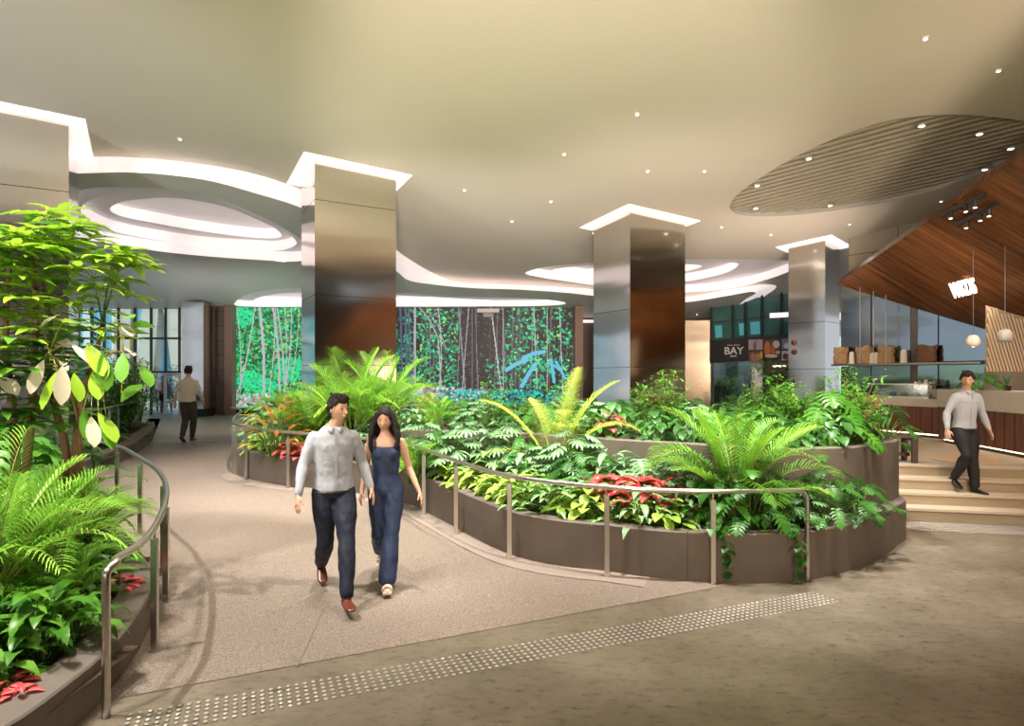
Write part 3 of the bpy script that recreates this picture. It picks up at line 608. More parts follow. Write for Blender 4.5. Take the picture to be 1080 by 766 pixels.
mb = MB(); mb.bar(ray(812,333,24.2), ray(850,331,23.9), .1, .18); tag(mb.build('bulkhead_strip_light', M['lightpanel']), 'white strip light on the upper glazing left of the alarm pillar', 'strip light')
r = empty('window_4', ray(780,420,26), kind='structure')
wa, wb = ray(736,438,26.5), ray(806,436,25.2); mb = MB()
o = wallquad('window_glass', [wa+Vector((0,0,-.2)), wb+Vector((0,0,-.2)), Vector((wb.x,wb.y,2.75)), Vector((wa.x,wa.y,2.7))], M['glass'], None, .03); keep(o, r)
for u in (0,.22,1): q = wa.lerp(wb,u); mb.bar((q.x,q.y,.4),(q.x,q.y,2.75),.12,.1,up=(0,1,0))
keep(mb.build('window_frame', M['steel']), r)
structure(panel('wall_shop_brown', 806, 870, 374, 440, 25.1, pbr('brown_shop_wall', (.09,.065,.05), .45), .2, 23.9))
mb = MB(); mb.bar(ray(815,386.5,24.6), ray(829,386,24.4), .03, .06); tag(mb.build('thin_wall_light', M['glowstrip']), 'thin warm light line on the brown shop wall under the sign', 'strip light')
# shop interior seen through the window
structure(panel('wall_shop_inner', 725, 830, 376, 445, 33, pbr('pale_green_inner', (.42,.55,.45), .6)))
for k, (px, py, w_, h_, cc, lb) in enumerate(((783,391,1.3,.5,(.15,.45,.18),'green banner'),(802,400,.9,.4,(.2,.25,.6),'blue banner'),(800,412,.8,.6,(.7,.3,.25),'red shelf unit'),(762,386,1.2,.25,(.5,.55,.5),'grey banner'))):
    mb = MB(); mb.box((0,0,0),(w_,.15,h_)); mb.box((0,-.08,0),(w_*.8,.03,h_*.5)); o = bevel(mb.build(lb.replace(' ','_'), pbr(lb, cc, .5)),.01); o.location = ray(px,py,32.8); tag(o, lb+' inside the shop seen through its window under the sign', 'shop display')
M['studgrey'] = pbr('grey_stud', (.38,.35,.31), .5, .5)
# ---------------------------------------------------------------- cafe
stA, stB = G(955,548.3), G(1080,554); stA.z = stB.z = 0; su = (stB-stA).normalized(); sv = Vector((-su.y, su.x, 0)); RI = .17; TD = .30
stA = stA-su*.35; SL = 7.2; st = empty('stairs', stA, label='wide beige stone steps leading up to the cafe', cat='stairs')
for k in range(4):
    a0 = stA+sv*(TD*k); b0 = a0+su*SL; w = TD+.02 if k < 3 else .3
    mb = MB(); q = [a0, b0, b0+sv*w, a0+sv*w]; mb.hexa([p+Vector((0,0,0)) for p in q], [p+Vector((0,0,RI*(k+1)-.035)) for p in q]); stp = keep(fixnorm(mb.build('step', M['stair'])), st)
    q = [a0-sv*.012, b0-sv*.012, b0+sv*w, a0+sv*w]; mb = MB(); mb.hexa([p+Vector((0,0,RI*(k+1)-.035)) for p in q], [p+Vector((0,0,RI*(k+1))) for p in q]); nos = fixnorm(mb.build('nosing', M['nose'])); nos.parent = stp; nos.matrix_parent_inverse = Matrix.Identity(4)
CZ = RI*4
pa = stA+sv*(TD*3+.3); mb = MB(); q = [pa, pa+su*SL, Vector((16,17.5,0)), Vector((5.6,17.5,0)), ]
mb.hexa([p+Vector((0,0,CZ-.3)) for p in q], [p+Vector((0,0,CZ)) for p in q]); structure(fixnorm(mb.build('floor_cafe', M['cream'])))
mb = MB(); f0 = stA-sv*.62
for i in range(140):
    for j in range(9):
        q = f0+su*(.1+i*.05)+sv*(j*.06); mb.lathe((q.x,q.y,.001), [(.02,0),(.014,.005)], 5)
tag(mb.build('tactile_strip', M['studgrey']), 'band of steel studs on the floor at the foot of the cafe steps', 'tactile paving')
mb = MB(); f0 = stA+sv*(TD*3+.08)
for i in range(150):
    for j in range(6):
        q = f0+su*(.1+i*.05)+sv*(j*.06); mb.lathe((q.x,q.y,CZ+.001), [(.02,0),(.014,.005)], 5)
tag(mb.build('tactile_strip', M['studgrey']), 'band of steel studs along the cafe floor at the top of the steps', 'tactile paving')
mb = MB(); q = [ZP(982,484,CZ+.012), ZP(1002,487.5,CZ+.012), ZP(1056,487,CZ+.012), ZP(1050,482.6,CZ+.012)]; mb.hexa([p-Vector((0,0,.01)) for p in q], q); tag(fixnorm(mb.build('door_mat', M['tanwood'])), 'thin tan mat on the cafe floor behind the walking man', 'mat')
# walls
wA, wB = Vector((9.54,18.0,0)), Vector((10.85,16.28,0)); wd = (wB-wA).normalized(); wn = Vector((wd.y, -wd.x, 0)); wn = wn if wn.dot(wA) < 0 else -wn
def W3(t, z, out=0): return wA+wd*t+Vector((0,0,z))+wn*out
def wall_at(px):   # t on the wall line for a pixel column
    r_ = (px-CX)/F; return (r_*wA.y-wA.x)/(wd.x-r_*wd.y)
tb_ = wall_at(1040)
structure(wallquad('wall_stone_blocks', [W3(.03,0,-.25),W3(9,0,-.25),W3(9,7.2,-.25),W3(.03,7.2,-.25)], M['blocks'], None, .2))
for i, (x0, x1) in enumerate(((887,919),(919.5,961),(968,990),(990.5,1040.5))):
    t0, t1 = wall_at(x0), wall_at(x1); z1 = 4.9
    for (za, zb_) in ((.68,2.36),(2.46,z1)):
        o = wallquad('steel_wall_panel', [W3(t0,za,0),W3(t1-.02,za,0),W3(t1-.02,zb_,0),W3(t0,zb_,0)], M['steel_wall'], None, .1)
        tag(o, f'{"lower" if za < 1 else "upper"} blue-grey wavy steel panel on the cafe wall, {["nearest the alarm pillar","left of the dark vertical gap","just right of the dark vertical gap","behind the hanging white lamp"][i]}', 'wall panel', 'polished steel panels of the cafe wall')
wallquad('trim_3', [W3(wall_at(961),.68,.02),W3(wall_at(968),.68,.02),W3(wall_at(968),4.9,.02),W3(wall_at(961),4.9,.02)], pbr('dark_steel_gap', (.16,.14,.13), .4, .6), None, .1); structure(bpy.data.objects['trim_3'])
# shelf
mb = MB(); a, b = W3(wall_at(884),2.40,.22), W3(wall_at(1040),2.40,.22); mb.bar(a, b, .40, .05); o = mb.build('wall_shelf', M['steel_dark']); tag(o, 'long thin metal shelf on the steel wall holding paper bags', 'shelf')
r = empty('shelf_hangers', a, label='thin rods holding up the long metal shelf', cat='shelf rods'); bpy.data.objects.remove(r)
def bag(px, w, h, dark=False, label=''):
    t = wall_at(px); p = W3(t, 2.426, .22); rng = random.Random(px); mb = MB(); n = 20; prof = [(.86,0),(1.0,.06),(1.04,.30),(.98,.50),(.92,.62),(1.04,.70),(1.06,.84),(.98,1.0),(.90,.98),(.88,.7)]
    vs = []
    for rr, zz in prof:
        for k in range(n):
            a = 2*math.pi*k/n; jit = 1+.10*noise.noise(Vector((math.cos(a)*2+px, math.sin(a)*2, zz*4)))*2
            sq = 1/max(abs(math.cos(a)),abs(math.sin(a)))**.5; vs.append((rr*w/2*math.cos(a)*jit*sq, rr*w/2*.8*math.sin(a)*jit*sq, zz*h+(.03*math.sin(a*3+px) if zz > .6 else 0)))
    mb.add(vs, [(i*n+k, i*n+(k+1)%n, (i+1)*n+(k+1)%n, (i+1)*n+k) for i in range(len(prof)-1) for k in range(n)]+[tuple(range(n))[::-1], tuple((len(prof)-1)*n+k for k in range(n))])
    o = mb.build('paper_bag', M['paperdark'] if dark else M['paper'], None); o.location = p; o.rotation_euler = (0,0,math.atan2(wd.y,wd.x)); tag(o, label, 'paper bag', 'rolled-top paper bags on the cafe shelf'); return o
bag(891, .35, .47, label='leftmost crumpled brown paper bag on the metal shelf'); bag(915, .35, .48, label='crumpled brown paper bag between the two small cream packs'); bag(938, .36, .47, label='pale brown paper bag just left of the tall cream pack'); bag(981, .42, .44, True, 'dark brown paper bag alone on the right half of the shelf')
def pack(px, w, h, label):
    mb = MB(); mb.hexa([(-w/2,-w*.35,0),(w/2,-w*.35,0),(w/2,w*.35,0),(-w/2,w*.35,0)], [(-w*.42,-w*.3,h),(w*.42,-w*.3,h),(w*.42,w*.3,h),(-w*.42,w*.3,h)]); mb.box((0,0,h+.015),(w*.8,.02,.03)); mb.box((0,-w*.36,h*.45),(w*.5,.01,h*.3)); o = bevel(mb.build('coffee_pack', M['white']),.008); o.location = W3(wall_at(px),2.426,.2); o.rotation_euler = (0,0,math.atan2(wd.y,wd.x)); tag(o, label, 'coffee pack')
pack(902, .13, .32, 'small cream pack between the two left paper bags'); pack(926, .24, .28, 'rounded cream pack between the second and third paper bags'); pack(956.5, .14, .33, 'tall cream pack standing by the dark vertical gap')
mb = MB()
for px, z0, z1 in ((914,2.4,4.6),(928,2.4,4.55),(941,2.4,4.5)): mb.tube([W3(wall_at(px),z0,.4),W3(wall_at(px),z1,.4)], .012, 5)
tag(mb.build('shelf_rods', M['rail']), 'three thin rods rising from the metal shelf to the wood canopy', 'rod')
# canopy
T = W3(wall_at(883),4.74,.05); B1 = ray(1037,335.5,15.2); Nn = ray(1080,163,9.0); B2 = ray(1083,339.6,13.6)
pn = (B2-T).cross(Nn-T).normalized(); pn = pn if pn.z > 0 else -pn
def onp(p): p = Vector(p); p.z = T.z-(pn.x*(p.x-T.x)+pn.y*(p.y-T.y))/pn.z; return p
Nf = onp(T+(Nn-T)*1.45); Bf2 = onp(T+(B2-T)*2.4)
root = empty('wood_canopy', T, label='huge sloping amber wood canopy over the cafe', cat='canopy')
q = [T, onp(Nn), Nf, onp(Nf+(Bf2-T)*.6), Bf2, onp(B1)]; mb = MB()
# local frame: x along boards
def on_can(px, py):
    d = ray(px, py, 1)-cam.location; return cam.location+d*((T-cam.location).dot(pn)/d.dot(pn))
bx = (on_can(1060,258)-on_can(998,223)).normalized(); bz = pn; by = bz.cross(bx); Mx = Matrix((bx, by, bz)).transposed().to_4x4(); Mx.translation = T; Mi = Mx.inverted()
mb.hexa([Mi@p for p in q], [Mi@(p+pn*.22) for p in q]); o = fixnorm(mb.build('board_soffit', M['canopy'])); o.matrix_world = Mx; keep(o, root); o.matrix_basis = Mx
mb = MB(); ql = [Mi@p for p in q]
for k in range(-70, 70):
    y = .16*k+.05
    xs = []
    for a, b in zip(ql, ql[1:]+ql[:1]):
        if (a.y > y) != (b.y > y): xs.append(a.x+(b.x-a.x)*(y-a.y)/(b.y-a.y))
    xs.sort()
    for xa, xb in zip(xs[::2], xs[1::2]): mb.box(((xa+xb)/2, y, -.001), (xb-xa, .008, .004))
o = mb.build('board_grooves', pbr('dark_amber_groove', (.07,.020,.006), .6)); keep(o, root); o.matrix_basis = Mx
# beams with lamps
for (x0, y0, x1, y1) in ((995,262,1042,231),(1012,262,1056,233)):
    a, b = ray(x0,y0,11.5), ray(x1,y1,10.2); a, b = onp(a)-pn*.09, onp(b)-pn*.09
    r2 = empty('track_light', a, label=f'dark track with small lamps under the wood canopy, {"left" if x0 < 1000 else "right"} of the pair', cat='track light'); mb = MB(); mb.bar(a, b, .05, .06); keep(mb.build('track', M['black']), r2)
    for t in (.25,.6,.8):
        p = a.lerp(b,t); mb = MB(); mb.tube([p, p-Vector((0,0,.14))], .035, 8); keep(mb.build('lamp_head', M['black']), r2); mb = MB(); mb.tube([p-Vector((0,0,.141)), p-Vector((0,0,.15))], .028, 8); keep(mb.build('lens', M['lamp']), r2)
# hanging sign letters
sp0 = ray(1016, 305, 11.0); text('WKDS', .36, sp0, math.radians(14), M['neon'], 'hanging_letters', None, .02); o = bpy.data.objects['hanging_letters']; o.rotation_euler = (math.radians(90), math.radians(-14), math.radians(-4)); o.scale = (.36,1.02,1); tag(o, 'glowing white letters WKDS mounted under the wood canopy', 'sign'); o.scale = (.40,1.1,1)
mb = MB()
# pendants
def pendant(px, py, ytop, Y, r_, material, label):
    p = ray(px, py, Y); t = ray(px, ytop, Y); tp = onp(t); root = empty('pendant_lamp', p, label=label, cat='pendant lamp')
    mb = MB(); mb.tube([p+Vector((0,0,r_*.8)), tp], .006, 5); keep(mb.build('cable', M['rail']), root)
    mb = MB(); mb.lathe(p, [(r_*.3,r_*.92),(r_*.6,r_*.8),(r_*.88,r_*.35),(r_*1.0,-.1*r_),(r_*.95,-.6*r_),(r_*.7,-r_*.95),(r_*.62,-r_*.9),(r_*.2,-.2*r_)], 20); keep(mb.build('shade', material, smooth=True), root)
    if material is M['white']:
        mb = MB(); mb.ball(p-Vector((0,0,r_*.6)), r_*.4); keep(mb.build('bulb', M['lamp'], smooth=True), root)
pendant(1026.5,359.5,240,12.2,.125,M['white'],'white glowing pendant lamp hanging above the walking man'); pendant(1060,354,215,11.4,.125,M['greyc'],'grey pendant lamp hanging in front of the ribbed screen')
# ribbed screen
rs = empty('ribbed_screen', ray(1060,392,13.2), label='beige screen of slanted ribs hanging at the right of the cafe', cat='screen')
o = wallquad('backing', [ray(1039.5,393,13.4),ray(1110,393,12.6),ray(1110,344,12.6),ray(1039.5,322,13.4)], pbr('tan_screen', (.38,.27,.17), .6), None, .08); keep(o, rs); mb = MB()
for k in range(-14, 26):
    xa = 1040+k*3.6; pts = []
    for t in np.linspace(0, 1, 14):
        px, py = xa+t*20, 326+t*66
        if 1040 < px < 1110 and py > 322+(px-1040)*.31: pts.append(ray(px, py, 13.4-(px-1040)/70*.8-.05))
    if len(pts) > 1: mb.tube(pts, .018, 4)
keep(mb.build('ribs', pbr('pale_ribs', (.72,.56,.40), .5)), rs)
structure(panel('wall_cafe_far', 1038, 1120, 388, 416, 14.2, pbr('brown_grey_wall', (.26,.20,.16), .6), .1, 13.4))
# counters
def counter(name, A, B, zt, band, depth, label, zglow=True):
    A, B = Vector(A), Vector(B); d = (B-A); d.z = 0; L = d.length; d.normalize(); nn = Vector((d.y, -d.x, 0)); nn = nn if nn.dot(A) < 0 else -nn
    root = empty(name, A, label=label, cat='counter')
    def slab(nm, z0, z1, o0, o1, m_, e=0):
        mb = MB(); q = [A+nn*o0-d*e, B+nn*o0+d*e, B-nn*o1+d*e, A-nn*o1-d*e]; mb.hexa([Vector((p.x,p.y,z0)) for p in q],[Vector((p.x,p.y,z1)) for p in q]); return keep(fixnorm(mb.build(nm, m_)), root)
    slab('plinth', CZ, CZ+.10, -.12, depth, M['black']); slab('glow_strip', CZ+.06, CZ+.095, -.10, .13, M['glowstrip'])
    slab('wood_front', CZ+.10, zt-band, 0, depth, M['wood']); slab('stone_top', zt-band, zt, .03, depth, M['counter'])
    mb = MB(); k = .0
    while k < L: mb.bar(A+d*k+nn*.002+Vector((0,0,CZ+.1-A.z)), A+d*k+nn*.002+Vector((0,0,zt-band-A.z)), .012, .008, up=tuple(d)); k += .28
    keep(mb.build('panel_grooves', M['dark']), root); return root
cA, cB = ZP(990,466,CZ+.02), ZP(1080,483.5,CZ+.02); cB = cA+(cB-cA)*1.5
counter('cafe_counter', cA, cB, 1.79, .36, .8, 'long right counter with cream stone top and red-brown wood front')
c2A, c2B = ZP(925,456.5,CZ+.02), ZP(989.6,462.5,CZ+.02); counter('display_counter', c2A, c2B, 1.56, .18, .8, 'lower left counter carrying the glass display case')
# display case
dcc = c2A.lerp(c2B,.55); dd = (c2B-c2A).normalized(); an = math.atan2(dd.y, dd.x)
r = empty('display_case', (dcc.x+.1,dcc.y+.35,1.56), an, label='glass display case with small pastries on the lower counter', cat='display case')
mb = MB(); mb.box((0,0,.02),(1.6,.5,.04)); mb.box((0,0,.32),(1.6,.5,.03)); mb.build('case_frame', M['rail'], r); mb = MB(); mb.box((0,-.24,.17),(1.56,.015,.28)); mb.build('case_glass', M['glass'], r)
for k, cc in enumerate(((.7,.68,.62),(.1,.2,.45),(.6,.35,.2),(.75,.72,.66),(.5,.45,.4))):
    o = MB(); o.lathe((0,0,0), [(.07,0),(.085,.03),(.06,.08),(.02,.10)], 10); o = o.build('pastry', pbr('pastry_tone', cc, .6), None, True); o.location = r.matrix_basis@Vector((-.6+.3*k, -.05, .04)) if False else Vector((dcc.x+.1,dcc.y+.35,1.6))+dd*(-.6+.3*k); tag(o, ['white round pastry nearest the planter in the glass case','dark blue tin in the glass case','brown bun in the middle of the glass case','cream bun right of the middle in the glass case','grey pastry at the right end of the glass case'][k], 'pastry')
# glasses and coffee machine on the back counter
bA = W3(wall_at(955),0,.75); structure_box = MB(); a, b = W3(wall_at(935),1.3,.4), W3(wall_at(1045),1.3,.4); structure_box.bar(a, b, .7, .9); o = structure_box.build('back_counter', M['greyc']); o.location.z = 0; tag(o, 'low grey back counter along the steel cafe wall', 'counter')
for k in range(9):
    px = 972+k*2.6; h_ = .12+.06*(k % 3); p = W3(wall_at(px),1.75,.45+.08*(k % 2)); mb = MB(); mb.lathe((0,0,0), [(.03,0),(.04,h_*.6),(.038,h_),(.033,h_),(.03,.01)], 10); o = mb.build('drinking_glass', M['white'] if k % 2 else M['rail'], None, True); o.location = p
    tag(o, 'small pale cup or glass standing on the back counter by the steel wall', 'glass', 'cups and glasses on the back counter')
# chair and bench at the edge of the cafe floor
p = ZP(943, 476, CZ); r = empty('wood_chair', (p.x-.15, p.y+.9, CZ), math.radians(200), label='tan plywood chair behind the upper planter wall at the cafe edge', cat='chair')
mb = MB(); mb.box((0,0,.46),(.5,.5,.04)); bevel(mb.build('seat', M['tanwood'], r),.01); mb = MB(); mb.box((0,.24,.80),(.5,.035,.42)); bevel(mb.build('backrest', M['tanwood'], r),.01)
for sx in (-1,1):
    for sy in (-1,1): mb = MB(); mb.tube([(sx*.2,sy*.2,.45),(sx*.24,sy*.24,0)], .018, 8); mb.build('leg', M['tanwood'], r)
p = ZP(966, 488.6, CZ); r = empty('slatted_bench', (p.x-.5, p.y+.25, CZ), math.radians(-12), label='low dark slatted wood bench at the top of the cafe steps', cat='bench'); mb = MB()
for k in range(5): mb.box((0,-.2+k*.1,.42),(1.2,.07,.04))
mb.build('seat_slats', M['darkwood'], r)
for sx in (-1,1): mb = MB(); mb.box((sx*.5,-.2,.2),(.08,.06,.4)); mb.box((sx*.5,.2,.2),(.08,.06,.4)); mb.box((sx*.5,0,.38),(.06,.4,.05)); mb.build('leg_frame', M['darkwood'], r)
mb = MB(); mb.box((0,0,.12),(1.0,.04,.05)); mb.build('stretcher', M['darkwood'], r)
# small plant pots on right counter
for k, (px, lb) in enumerate(((1062,'small spiky green plant in a dark pot on the right counter'),)):
    p = ray(px, 412, 11.3); p.z = 1.79; r = empty('potted_plant', p, label=lb, cat='potted plant'); mb = MB(); mb.lathe((0,0,0), [(.05,0),(.07,.08),(.06,.09),(.05,.08)], 12); mb.build('pot', M['dark'], r, True); mb = MB()
    for j in range(16):
        a = j*2.4; mb.tube([(0,0,.08),(.03*math.cos(a),.03*math.sin(a),.16),(.07*math.cos(a),.07*math.sin(a),.22+.05*(j%3))],[.008,.006,.001],4)
    mb.build('leaves', pbr('spiky_green', (.05,.16,.04), .5), r)
# ---------------------------------------------------------------- planters
def zf(p, h): return Vector((p.x, p.y, fz(p.x, p.y)+h))
base_px = [(252.5,499.6),(256,503.5),(264.7,506.6),(288,511),(306,513.5),(345,517),(390,523),(430,532),(455,544),(480,557),(510,573),(545,588),(590,598),(640,603.5),(685,610),(750.5,614.8),(800,615.5),(848,613),(880,606),(905,599),(925,590),(937,584),(947,575),(954,565)]
front = [G(*p) for p in base_px]
back = [Vector(q+(0,)) for q in ((5.15,9.0),(5.15,10.2),(4.9,12.0),(3.6,13.6),(1.0,14.6),(-1.6,14.9),(-3.6,14.9),(-4.9,14.2),(-5.35,13.2))]
outer = smooth_path(front+back, 4, True)
outer = [Vector((p.x, p.y, 0)) for p in outer]
def ccw(l): return sum(a.x*b.y-b.x*a.y for a, b in zip(l, l[1:]+l[:1])) > 0
if not ccw(outer): outer = outer[::-1]
def wall_ring(name, path, th, ztop, zbot, material, label, closed=True, cap=True):
    """path counter-clockwise; the wall grows inwards"""
    inn = offset2(path, th, closed); n = len(path); mb = MB(); zt = [ztop(p) for p in path]; zb = [zbot(p) for p in path]; c = .012
    o2 = offset2(path, c, closed); i2 = offset2(path, th-c, closed)
    loops = [[Vector((p.x,p.y,z)) for p, z in zip(path, zb)], [Vector((p.x,p.y,z-c)) for p, z in zip(path, zt)], [Vector((p.x,p.y,z)) for p, z in zip(o2, zt)], [Vector((p.x,p.y,z)) for p, z in zip(i2, zt)], [Vector((p.x,p.y,z-c)) for p, z in zip(inn, zt)], [Vector((p.x,p.y,z)) for p, z in zip(inn, zb)]]
    vs = [p for l in loops for p in l]; m = len(loops); fs = []
    for k in range(m-1):
        for i in range(n if closed else n-1): j = (i+1) % n; fs.append((k*n+i, k*n+j, (k+1)*n+j, (k+1)*n+i))
    mb.add(vs, fs); o = fixnorm(mb.build(name, material, smooth=False))
    for p in o.data.polygons: p.use_smooth = True
    o.data.set_sharp_from_angle(angle=math.radians(35)) if hasattr(o.data, 'set_sharp_from_angle') else None
    return o
pl = empty('round_planter', (0, 9, .2), label='large curving two-tier planter in the middle of the lobby', cat='planter')
WH = .485
keep(wall_ring('outer_wall', outer, .17, lambda p: fz(p.x,p.y)+WH, lambda p: fz(p.x,p.y)-.02, M['planter'], ''), pl)
# vertical joints in the outer wall
mb = MB()
for px, py in ((572,594),(725,613),(866,609)):
    p = G(px, py); mb.bar(p+Vector((0,-.004,0)), p+Vector((0,-.004,WH)), .008, .006, up=(0,1,0))
keep(mb.build('wall_joint', M['dark']), pl)
tier_px = [(945,462),(925,468),(900,471.5),(870,472.5),(835,473),(800,472.5),(735,468.5),(690,466),(640,463),(612,461)]
T2 = 1.22
tier_f = [ZP(x, y, T2) for x, y in tier_px]
tier_b = [Vector(q+(0,)) for q in ((.2,9.0),(-.4,9.35),(-1.15,9.5),(-1.9,10.0),(-2.2,10.8),(-1.8,11.8),(-.4,12.6),(1.5,12.9),(3.4,12.3),(4.5,11.2),(4.95,9.9))]
tier = smooth_path([Vector((p.x,p.y,0)) for p in tier_f+tier_b], 4, True)
if not ccw(tier): tier = tier[::-1]
keep(wall_ring('inner_wall', tier, .15, lambda p: T2, lambda p: .2, M['planter'], ''), pl)
mb = MB()
for px in (663,770,838):
    p = ZP(px, 470 if px < 800 else 473, T2); mb.bar((p.x,p.y-.003,.4),(p.x,p.y-.003,T2-.02), .008, .006, up=(0,1,0))
# low kerb between the beds
kerb = [ZP(x, y, .72) for x, y in ((540,497),(600,504),(660,507),(700,508),(740,508.5),(790,507))]
k2 = offset2(kerb, .14, False); mb2 = MB(); n = len(kerb)
for i in range(n-1): mb2.hexa([Vector((q.x,q.y,.3)) for q in (kerb[i],kerb[i+1],k2[i+1],k2[i])], [Vector((q.x,q.y,.72)) for q in (kerb[i],kerb[i+1],k2[i+1],k2[i])])
keep(fixnorm(mb2.build('inner_kerb', M['planter'])), pl)
def soil_h(x, y):
    if inside(x, y, tier): return T2-.12
    if x > 1.4 or y < 8.9: return fz(x, y)+.40
    d = math.sqrt(min((p.x-x)**2+(p.y-y)**2 for p in outer[::6])); return fz(x, y)+.40+.38*sstep(8.8, 12.2, y)*sstep(.25, 1.7, d)*(1-sstep(.6, 1.4, x))
def soil_mesh(name, poly, hf, step=.22, parent=None):
    xs = [p.x for p in poly]; ys = [p.y for p in poly]; x0, y0 = min(xs), min(ys); nx, ny = int((max(xs)-x0)/step)+1, int((max(ys)-y0)/step)+1; mb = MB(); idx = {}; vs = []; fs = []
    for i in range(nx):
        for j in range(ny):
            x, y = x0+(i+.5)*step, y0+(j+.5)*step
            if not inside(x, y, poly): continue
            f = []
            for a, b in ((i,j),(i+1,j),(i+1,j+1),(i,j+1)):
                if (a, b) not in idx: q = (x0+a*step, y0+b*step); idx[(a,b)] = len(vs); vs.append((q[0], q[1], hf(*q)+.03*noise.noise(Vector((q[0]*3,q[1]*3,0)))))
                f.append(idx[(a,b)])
            fs.append(f)
    mb.add(vs, fs); return keep(mb.build(name, M['soil'], smooth=True), parent)
soil_mesh('soil', offset2(outer, .12), lambda x, y: soil_h(x, y) if not inside(x, y, tier) else .5, parent=pl)
soil_mesh('soil', offset2(tier, .1), lambda x, y: T2-.10, parent=pl)
# left planter
lrail_px = [(112,602),(115,596),(122,590),(135,582),(150,572),(160,561),(167,549),(172,538),(175,526),(175.5,516),(173,506),(168,498),(161,491.5),(152,486),(141,479),(129,472.5),(115,468.5),(102,465),(90,461.5),(80,458),(70,454),(63,450.5),(60,447),(60.5,443.5),(64.5,440.5),(73,437.8),(84.4,435.5),(106.7,431.5),(129,426.7),(151,422)]
RH = .90
lrail = [G(x, y, RH) for x, y in lrail_px]
lflat = smooth_path([Vector((p.x,p.y,0)) for p in lrail], 4)
cop_px = [(-40,790),(21,757),(69.5,722),(107.6,691),(139,656),(156,628.5),(161,612),(157,596),(148,580),(137,566),(122,549),(104,533),(88,519),(76,507)]
cop = [G(x, y, .28) for x, y in cop_px]
far_px = [(70,497),(78,491),(100,482),(124,474),(146,463),(160,452),(163,445)]
cop += [G(x, y, .28) for x, y in far_px]
lpoly = [Vector((p.x,p.y,0)) for p in smooth_path(cop, 4)]
lp_all = lpoly+[Vector((-13,20,0)), Vector((-13,2,0)), Vector((-5,1.2,0))]
rev = not ccw(lp_all)
lw = lpoly if not rev else lpoly[::-1]
if rev: lp_all = lp_all[::-1]
lpl = empty('long_planter', (-5, 6, .1), label='low curving planter full of palms along the left side of the ramp', cat='planter')
keep(wall_ring('planter_wall', lw, .24, lambda p: fz(p.x,p.y)+.28, lambda p: fz(p.x,p.y)-.02, M['planter'], '', closed=False), lpl)
soil_mesh('soil', [p for p in lp_all], lambda x, y: fz(x,y)+.20, .3, parent=lpl)
# ---------------------------------------------------------------- handrails
def rail(name, top, posts, label, ends):
    r = empty(name, top[0], label=label, cat='handrail')
    mb = MB(); pts = smooth_path(top, 5); mb.tube(pts, .024, 10); keep(mb.build('handrail_tube', M['rail'], smooth=True), r)
    for (px, py, full) in posts:
        b = G(px, py); z1 = fz(b.x,b.y)+RH
        # snap onto the rail in plan
        q = min(pts, key=lambda t: (t.x-b.x)**2+(t.y-b.y)**2); b = Vector((q.x, q.y, fz(q.x,q.y))) if (q-b).xy.length < .6 else b
        mb = MB()
        mb.box((b.x,b.y,b.z+.41), (.05,.03,.82)); po = keep(bevel(mb.build('post', M['rail']), .004), r)
        mb = MB(); mb.tube([(b.x,b.y,b.z+.81),(b.x,b.y,b.z+RH-.01)], .008, 6); mb.lathe((b.x,b.y,b.z), [(.045,0),(.045,.006)], 12); pf_ = mb.build('pin_and_foot', M['rail']); pf_.parent = po; pf_.matrix_parent_inverse = Matrix.Identity(4)
    return r
e = G(112,757); st0 = [Vector((e.x,e.y,0)), Vector((e.x,e.y,RH*.5)), Vector((e.x,e.y,RH-.10))]
top = st0+[Vector((p.x,p.y,fz(p.x,p.y)+RH)) for p in lrail]
top = [Vector((e.x,e.y,0)), Vector((e.x,e.y,RH*.5)), Vector((e.x,e.y,RH-.09)), Vector((e.x+.0,e.y+.02,RH-.035)), Vector((e.x+.02,e.y+.07,RH))]+[Vector((p.x,p.y,fz(p.x,p.y)+RH)) for p in lrail[2:]]
rail('left_handrail', top, [(162,686,1),(176.8,636,1),(170.4,600,1),(156,563.5,1),(133.3,542,1),(107,531.6,1),(82,516.6,1),(67,497,1),(103,484,1),(121.5,476,1),(130,473,1),(140,468,1)], 'steel handrail curving along the left planter', None)
crail_px = [(244,430.6),(250,431.2),(254,433),(253,435.5),(249,438.5),(246.5,442),(247,446),(252,448.8),(262,450.8),(282,453.6),(304,456),(345,459),(395,463.5),(425,467.5),(447,474),(481,486),(510,495.5),(545,503.5),(590,509.5),(640,514),(690,517),(752,518.5),(800,518)]
cr = [G(x, y, RH) for x, y in crail_px]
e = G(851.5,613.5); endp = Vector((e.x,e.y,0)); prev = cr[-1]; dirn = (Vector((prev.x,prev.y,0))-endp).normalized()
top = [Vector((p.x,p.y,fz(p.x,p.y)+RH)) for p in cr]+[endp+dirn*.08+Vector((0,0,RH)), endp+dirn*.02+Vector((0,0,RH-.03)), endp+Vector((0,0,RH-.09)), endp+Vector((0,0,RH*.5)), endp]
rail('planter_handrail', top, [(247.8,496,1),(252.5,501,1),(263,506.5,1),(305,514.7,1),(390,526,1),(447.4,546,1),(481.6,565,1),(545.4,588,1),(641,605.5,1),(752,614.6,1)], 'steel handrail curving round the front of the middle planter', None)
